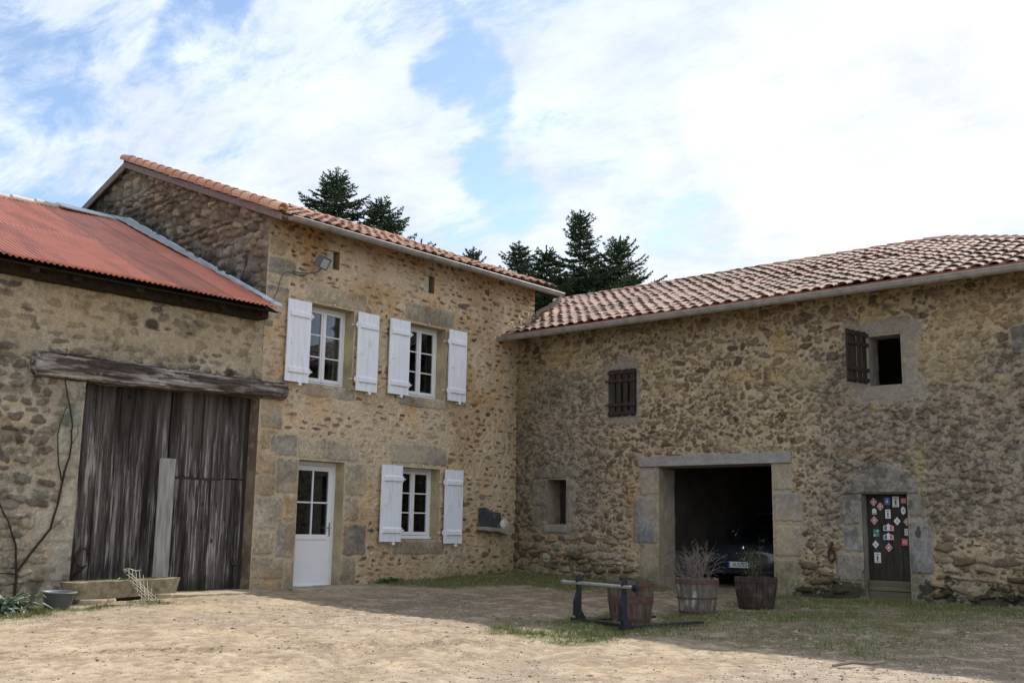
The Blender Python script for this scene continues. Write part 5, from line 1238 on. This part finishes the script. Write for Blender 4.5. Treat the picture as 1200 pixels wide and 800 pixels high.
mixc(sst(.03, .12, vnoise(A+40, B+40, .9, 215, 5)-.5)*.35, (.24, .18, .125)); mixc(sst(.05, .14, vnoise(A+40, B+40, .18, 216, 4)-.5)*.45, (.22, .17, .125)); mixc(sst(.06, .16, vnoise(A+40, B+40, .25, 217, 4)-.5)*.4, (.47, .38, .27)); mixc(gd*.85, moss); mixc(sst(.16, .26, f1)*.5, (.46, .39, .31)); mixc(sst(.10, .24, -f1)*.55, dark)
mixc(sst(20, 40, np.hypot(A, B)), (.10, .12, .045))
idx = np.arange(A.size).reshape(A.shape)
F = np.stack([idx[:-1, :-1], idx[1:, :-1], idx[1:, 1:], idx[:-1, 1:]], -1).reshape(-1, 4)
M_ground = mat('gravelly sand', col=True, rough=.97, spec=.15, noise=(55, 7, .30), bump=(85, .010, 6))
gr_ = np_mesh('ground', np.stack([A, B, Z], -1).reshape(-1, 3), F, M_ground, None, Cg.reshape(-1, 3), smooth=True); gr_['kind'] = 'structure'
def gz(x, y):     # height of the finished sheet
    i = np.clip(np.searchsorted(GX, x)-1, 0, len(GX)-2); j = np.clip(np.searchsorted(GY, y)-1, 0, len(GY)-2); return Z[i, j]
# grass blades
rs = RS(33); n = 650000; X = rs.uniform(-12.6, .1, n); Y = rs.uniform(-11.3, .05, n); k = rs.rand(n) < grassd(X, Y)**1.4*.9*np.where((X < -1.2) & (Y < -4), .7, 1)
X = X[k]; Y = Y[k]; n = len(X)
# clumping
cl_ = vnoise(X+40, Y+40, .16, 221, 2); k = rs.rand(n) < sst(.35, .62, cl_)+.10; X = X[k]; Y = Y[k]; n = len(X)
inside = (X > -.02) | (Y > -.02); X = X[~inside]; Y = Y[~inside]; n = len(X)
zb = gz(X, Y); hh = rs.uniform(.018, .055, n)*(.7+.9*vnoise(X+40, Y+40, .5, 222, 2)); a = rs.uniform(0, 2*PI, n); wd = rs.uniform(.0025, .005, n); ln_ = rs.uniform(.2, .9, n)*hh; la = rs.uniform(0, 2*PI, n)
p0 = np.stack([X-np.cos(a)*wd, Y-np.sin(a)*wd, zb-.004], -1); p1 = np.stack([X+np.cos(a)*wd, Y+np.sin(a)*wd, zb-.004], -1); p2 = np.stack([X+np.cos(la)*ln_, Y+np.sin(la)*ln_, zb+hh], -1)
Vg = np.stack([p0, p1, p2], 1).reshape(-1, 3); Fg = np.arange(3*n).reshape(-1, 3)
base = np.where(rs.rand(n, 1) < .34, np.array([(.26, .21, .11)]), np.array([(.10, .135, .040)]))*rs.uniform(.7, 1.4, (n, 1))
go = np_mesh('grass', Vg, Fg, M_grass, None, np.repeat(base, 3, 0)); tag(go, 'short patchy grass growing along the walls and round the barrels', 'grass', kind='stuff')
# pebbles
ico_v = []; 
import bmesh
bm = bmesh.new(); bmesh.ops.create_icosphere(bm, subdivisions=1, radius=1); iv = np.array([v.co[:] for v in bm.verts]); jf = np.array([[v.index for v in f.verts] for f in bm.faces]); bm.free()
rs = RS(34); n = 42000; X = rs.uniform(-15.5, -2.5, n); Y = rs.uniform(-13.4, -2.2, n)
dn = .18+.8*sst(-.02, .2, vnoise(X+40, Y+40, 2.4, 213, 4)-.5)+.9*np.exp(-((Y+4.0+(X+13.4)*.6)/.26)**2)+.4*sst(-9.5, -11, Y); k = rs.rand(n) < dn*.62; X = X[k]; Y = Y[k]; n = len(X)
sz = rs.uniform(.003, .009, n)*np.where(rs.rand(n) < .05, 2.1, 1)*np.where(rs.rand(n) < .006, 1.8, 1)
Sc = np.stack([sz*rs.uniform(.7, 1.4, n), sz*rs.uniform(.7, 1.4, n), sz*rs.uniform(.4, .8, n)], -1); an = rs.uniform(0, 6.28, n)
P = iv[None]*(1+rs.uniform(-.22, .22, (n, len(iv), 1)))*Sc[:, None]; c, s_ = np.cos(an)[:, None], np.sin(an)[:, None]
P = np.stack([P[..., 0]*c-P[..., 1]*s_, P[..., 0]*s_+P[..., 1]*c, P[..., 2]], -1)+np.stack([X, Y, gz(X, Y)+sz*.25], -1)[:, None]
Fp = (jf[None]+np.arange(n)[:, None, None]*len(iv)).reshape(-1, 3)
pc = np.array([(.40, .34, .26), (.30, .25, .20), (.48, .43, .36), (.22, .17, .12), (.36, .28, .19), (.13, .10, .07)])[rs.randint(0, 6, n)]*rs.uniform(.8, 1.2, (n, 1))
go = np_mesh('gravel', P.reshape(-1, 3), Fp, M_pebble, None, np.repeat(pc, len(iv), 0)); tag(go, 'loose small stones and clods scattered over the sandy yard', 'gravel', kind='stuff')

rs = RS(35); n = 1500; X = rs.uniform(-15, -1.5, n); Y = rs.uniform(-13, -1.0, n); L3 = rs.uniform(.012, .05, n); an = rs.uniform(0, 6.28, n); W3_ = rs.uniform(.002, .010, n); zc = gz(X, Y)+.006
c_, s_ = np.cos(an), np.sin(an)
Pq = np.stack([np.stack([X+c_*L3, Y+s_*L3, zc+rs.uniform(0, .008, n)], -1), np.stack([X-s_*W3_, Y+c_*W3_, zc+rs.uniform(0, .01, n)], -1), np.stack([X-c_*L3, Y-s_*L3, zc], -1), np.stack([X+s_*W3_, Y-c_*W3_, zc+rs.uniform(0, .01, n)], -1)], 1)
lc = np.array([(.30, .20, .10), (.22, .14, .07), (.42, .34, .20), (.12, .08, .05)])[rs.randint(0, 4, n)]*rs.uniform(.7, 1.2, (n, 1))
go = np_mesh('leaf_litter', Pq.reshape(-1, 3), np.arange(4*n).reshape(-1, 4), M_pebble, None, np.repeat(lc, 4, 0)); tag(go, 'scraps of dry leaf and straw scattered over the yard', 'leaf litter', kind='stuff')

# ---------------------------------------------------------------- camera
cam = bpy.data.cameras.new('camera'); co = bpy.data.objects.new('camera', cam); COL.objects.link(co); scene.camera = co
cam.sensor_width = 36; cam.lens = 37.5; cam.clip_start = .05; cam.clip_end = 2000
pi_, ro, ya = R(9.9), R(.95), R(41.5)
cp, sp_, cr_, sr_ = math.cos(pi_), math.sin(pi_), math.cos(ro), math.sin(ro)
fw = Vector((0, cp, sp_)); r0 = Vector((1, 0, 0)); u0 = Vector((0, -sp_, cp)); rt = r0*cr_+u0*sr_; up = -r0*sr_+u0*cr_
Mw = Matrix(((math.sin(ya), math.cos(ya), 0), (-math.cos(ya), math.sin(ya), 0), (0, 0, 1)))
fw, rt, up = Mw @ fw, Mw @ rt, Mw @ up
m = Matrix((rt, up, -fw)).transposed().to_4x4(); m.translation = Vector((-16.56, -14.48, .91)); co.matrix_world = m

# ---------------------------------------------------------------- light
EL, AZ = R(38.2), R(3.5)        # sun comes from the right, a little in front of the house front
dsun = Vector((math.cos(EL)*math.cos(AZ), -math.cos(EL)*math.sin(AZ), math.sin(EL)))
sl_ = bpy.data.lights.new('sun', 'SUN'); sl_.energy = 4.2; sl_.angle = R(.6); sl_.color = (1, .95, .87)
so = bpy.data.objects.new('sun', sl_); COL.objects.link(so); so.rotation_euler = dsun.to_track_quat('Z', 'Y').to_euler()
wd_ = bpy.data.worlds.new('World'); scene.world = wd_; wd_.use_nodes = True; nt = wd_.node_tree; N = nt.nodes; L = nt.links; N.clear()
out = N.new('ShaderNodeOutputWorld'); sky = N.new('ShaderNodeTexSky'); sky.sky_type = 'NISHITA'; sky.sun_disc = False
sky.sun_elevation = EL; sky.sun_rotation = math.atan2(dsun.x, dsun.y); sky.air_density = 1.0; sky.dust_density = .6; sky.ozone_density = 1.5
bg = N.new('ShaderNodeBackground'); bg.inputs[1].default_value = .13; L.new(sky.outputs[0], bg.inputs[0])
tc = N.new('ShaderNodeTexCoord'); sep = N.new('ShaderNodeSeparateXYZ'); L.new(tc.outputs['Generated'], sep.inputs[0])
def mth(op, a, b=None, c=None, clamp=False):
    n = N.new('ShaderNodeMath'); n.operation = op; n.use_clamp = clamp
    for i, v in enumerate((a, b, c)):
        if v is None: continue
        if isinstance(v, (int, float)): n.inputs[i].default_value = v
        else: L.new(v, n.inputs[i])
    return n.outputs[0]
den = mth('ADD', mth('MAXIMUM', sep.outputs[2], 0.0), .22)
cx = mth('DIVIDE', sep.outputs[0], den); cy = mth('DIVIDE', sep.outputs[1], den)
cmb = N.new('ShaderNodeCombineXYZ'); L.new(cx, cmb.inputs[0]); L.new(cy, cmb.inputs[1])
def noise(sc, det, rough, dist=0, vec=None, scale=(1, 1, 1), rot=0, loc=(0, 0, 0)):
    mp = N.new('ShaderNodeMapping'); mp.inputs['Scale'].default_value = scale; mp.inputs['Rotation'].default_value = (0, 0, rot); mp.inputs['Location'].default_value = loc; L.new(vec or cmb.outputs[0], mp.inputs[0])
    n = N.new('ShaderNodeTexNoise'); n.inputs['Scale'].default_value = sc; n.inputs['Detail'].default_value = det; n.inputs['Roughness'].default_value = rough; n.inputs['Distortion'].default_value = dist
    L.new(mp.outputs[0], n.inputs[0]); return n.outputs[0]
n1 = noise(4.0, 12, .66, .6, scale=(1, .42, 1), rot=R(35), loc=(3.1, .7, 0)); n2 = noise(13, 10, .72, .5, scale=(1, .5, 1), rot=R(35), loc=(1.3, 4.2, 0))
dens = mth('ADD', mth('MULTIPLY', n1, .68), mth('MULTIPLY', n2, .32))
def blob(d, r_out, amt):
    """smaller cloud cover round direction d"""
    d = Vector(d).normalized(); dp = N.new('ShaderNodeVectorMath'); dp.operation = 'DOT_PRODUCT'
    nv = N.new('ShaderNodeVectorMath'); nv.operation = 'NORMALIZE'; L.new(wa.outputs[0], nv.inputs[0]); L.new(nv.outputs[0], dp.inputs[0]); dp.inputs[1].default_value = d
    mr = N.new('ShaderNodeMapRange'); mr.interpolation_type = 'SMOOTHSTEP'; mr.inputs[1].default_value = math.cos(R(r_out)); mr.inputs[2].default_value = 1.0; mr.inputs[3].default_value = 0; mr.inputs[4].default_value = amt; L.new(dp.outputs['Value'], mr.inputs[0]); return mr.outputs[0]
wx = N.new('ShaderNodeTexNoise'); wx.inputs['Scale'].default_value = 7; wx.inputs['Detail'].default_value = 6; L.new(tc.outputs['Generated'], wx.inputs[0])
ws = N.new('ShaderNodeVectorMath'); ws.operation = 'MULTIPLY_ADD'; L.new(wx.outputs['Color'], ws.inputs[0]); ws.inputs[1].default_value = (.28, .28, .20); ws.inputs[2].default_value = (-.14, -.14, -.10)
wa = N.new('ShaderNodeVectorMath'); wa.operation = 'ADD'; L.new(ws.outputs[0], wa.inputs[0]); L.new(tc.outputs['Generated'], wa.inputs[1])
bias = None
for d, r_, am in (((.615, .67, .425), 3.4, -.15), ((.66, .63, .41), 3.2, -.12), ((.70, .64, .325), 3.4, -.14), ((.81, .51, .275), 3.2, -.17), ((.345, .86, .37), 4.5, -.12), ((.385, .885, .27), 4, -.09), ((.50, .76, .42), 3, -.12), ((.46, .80, .39), 2.5, -.10),
                  ((.77, .53, .36), 4.0, -.10), ((.90, .30, .34), 24, .18), ((.56, .76, .33), 8, .05), ((.42, .82, .40), 16, -.005), ((-.4, -.7, .5), 60, .10)):
    o_ = blob(d, r_, am); bias = o_ if bias is None else mth('ADD', bias, o_)
dens = mth('ADD', dens, bias)
cov = N.new('ShaderNodeMapRange'); cov.interpolation_type = 'SMOOTHSTEP'; cov.inputs[1].default_value = .34; cov.inputs[2].default_value = .50; cov.inputs[3].default_value = .04; cov.inputs[4].default_value = .97; L.new(dens, cov.inputs[0])
cr2 = N.new('ShaderNodeMapRange'); cr2.inputs[1].default_value = .42; cr2.inputs[2].default_value = .80; L.new(dens, cr2.inputs[0])
cm = N.new('ShaderNodeMix'); cm.data_type = 'RGBA'; L.new(cr2.outputs[0], cm.inputs[0]); cm.inputs[6].default_value = (.68, .78, .96, 1); cm.inputs[7].default_value = (1.0, 1.0, 1.0, 1)
n3 = noise(4.2, 6, .6, .2, loc=(9, 2, 0)); sh_ = N.new('ShaderNodeMapRange'); sh_.inputs[1].default_value = .35; sh_.inputs[2].default_value = .65; sh_.inputs[3].default_value = .86; sh_.inputs[4].default_value = 1.08; L.new(n3, sh_.inputs[0])
bg2 = N.new('ShaderNodeBackground'); L.new(cm.outputs[2], bg2.inputs[0]); L.new(mth('MULTIPLY', sh_.outputs[0], .775), bg2.inputs[1])
ms = N.new('ShaderNodeMixShader'); L.new(cov.outputs[0], ms.inputs[0]); L.new(bg.outputs[0], ms.inputs[1]); L.new(bg2.outputs[0], ms.inputs[2]); L.new(ms.outputs[0], out.inputs[0])
scene.view_settings.view_transform = 'Standard'; scene.view_settings.look = 'None'; scene.view_settings.gamma = 1; scene.view_settings.exposure = .62
scene.render.engine = 'CYCLES'; scene.cycles.max_bounces = 6; scene.cycles.diffuse_bounces = 3; scene.cycles.use_denoising = True
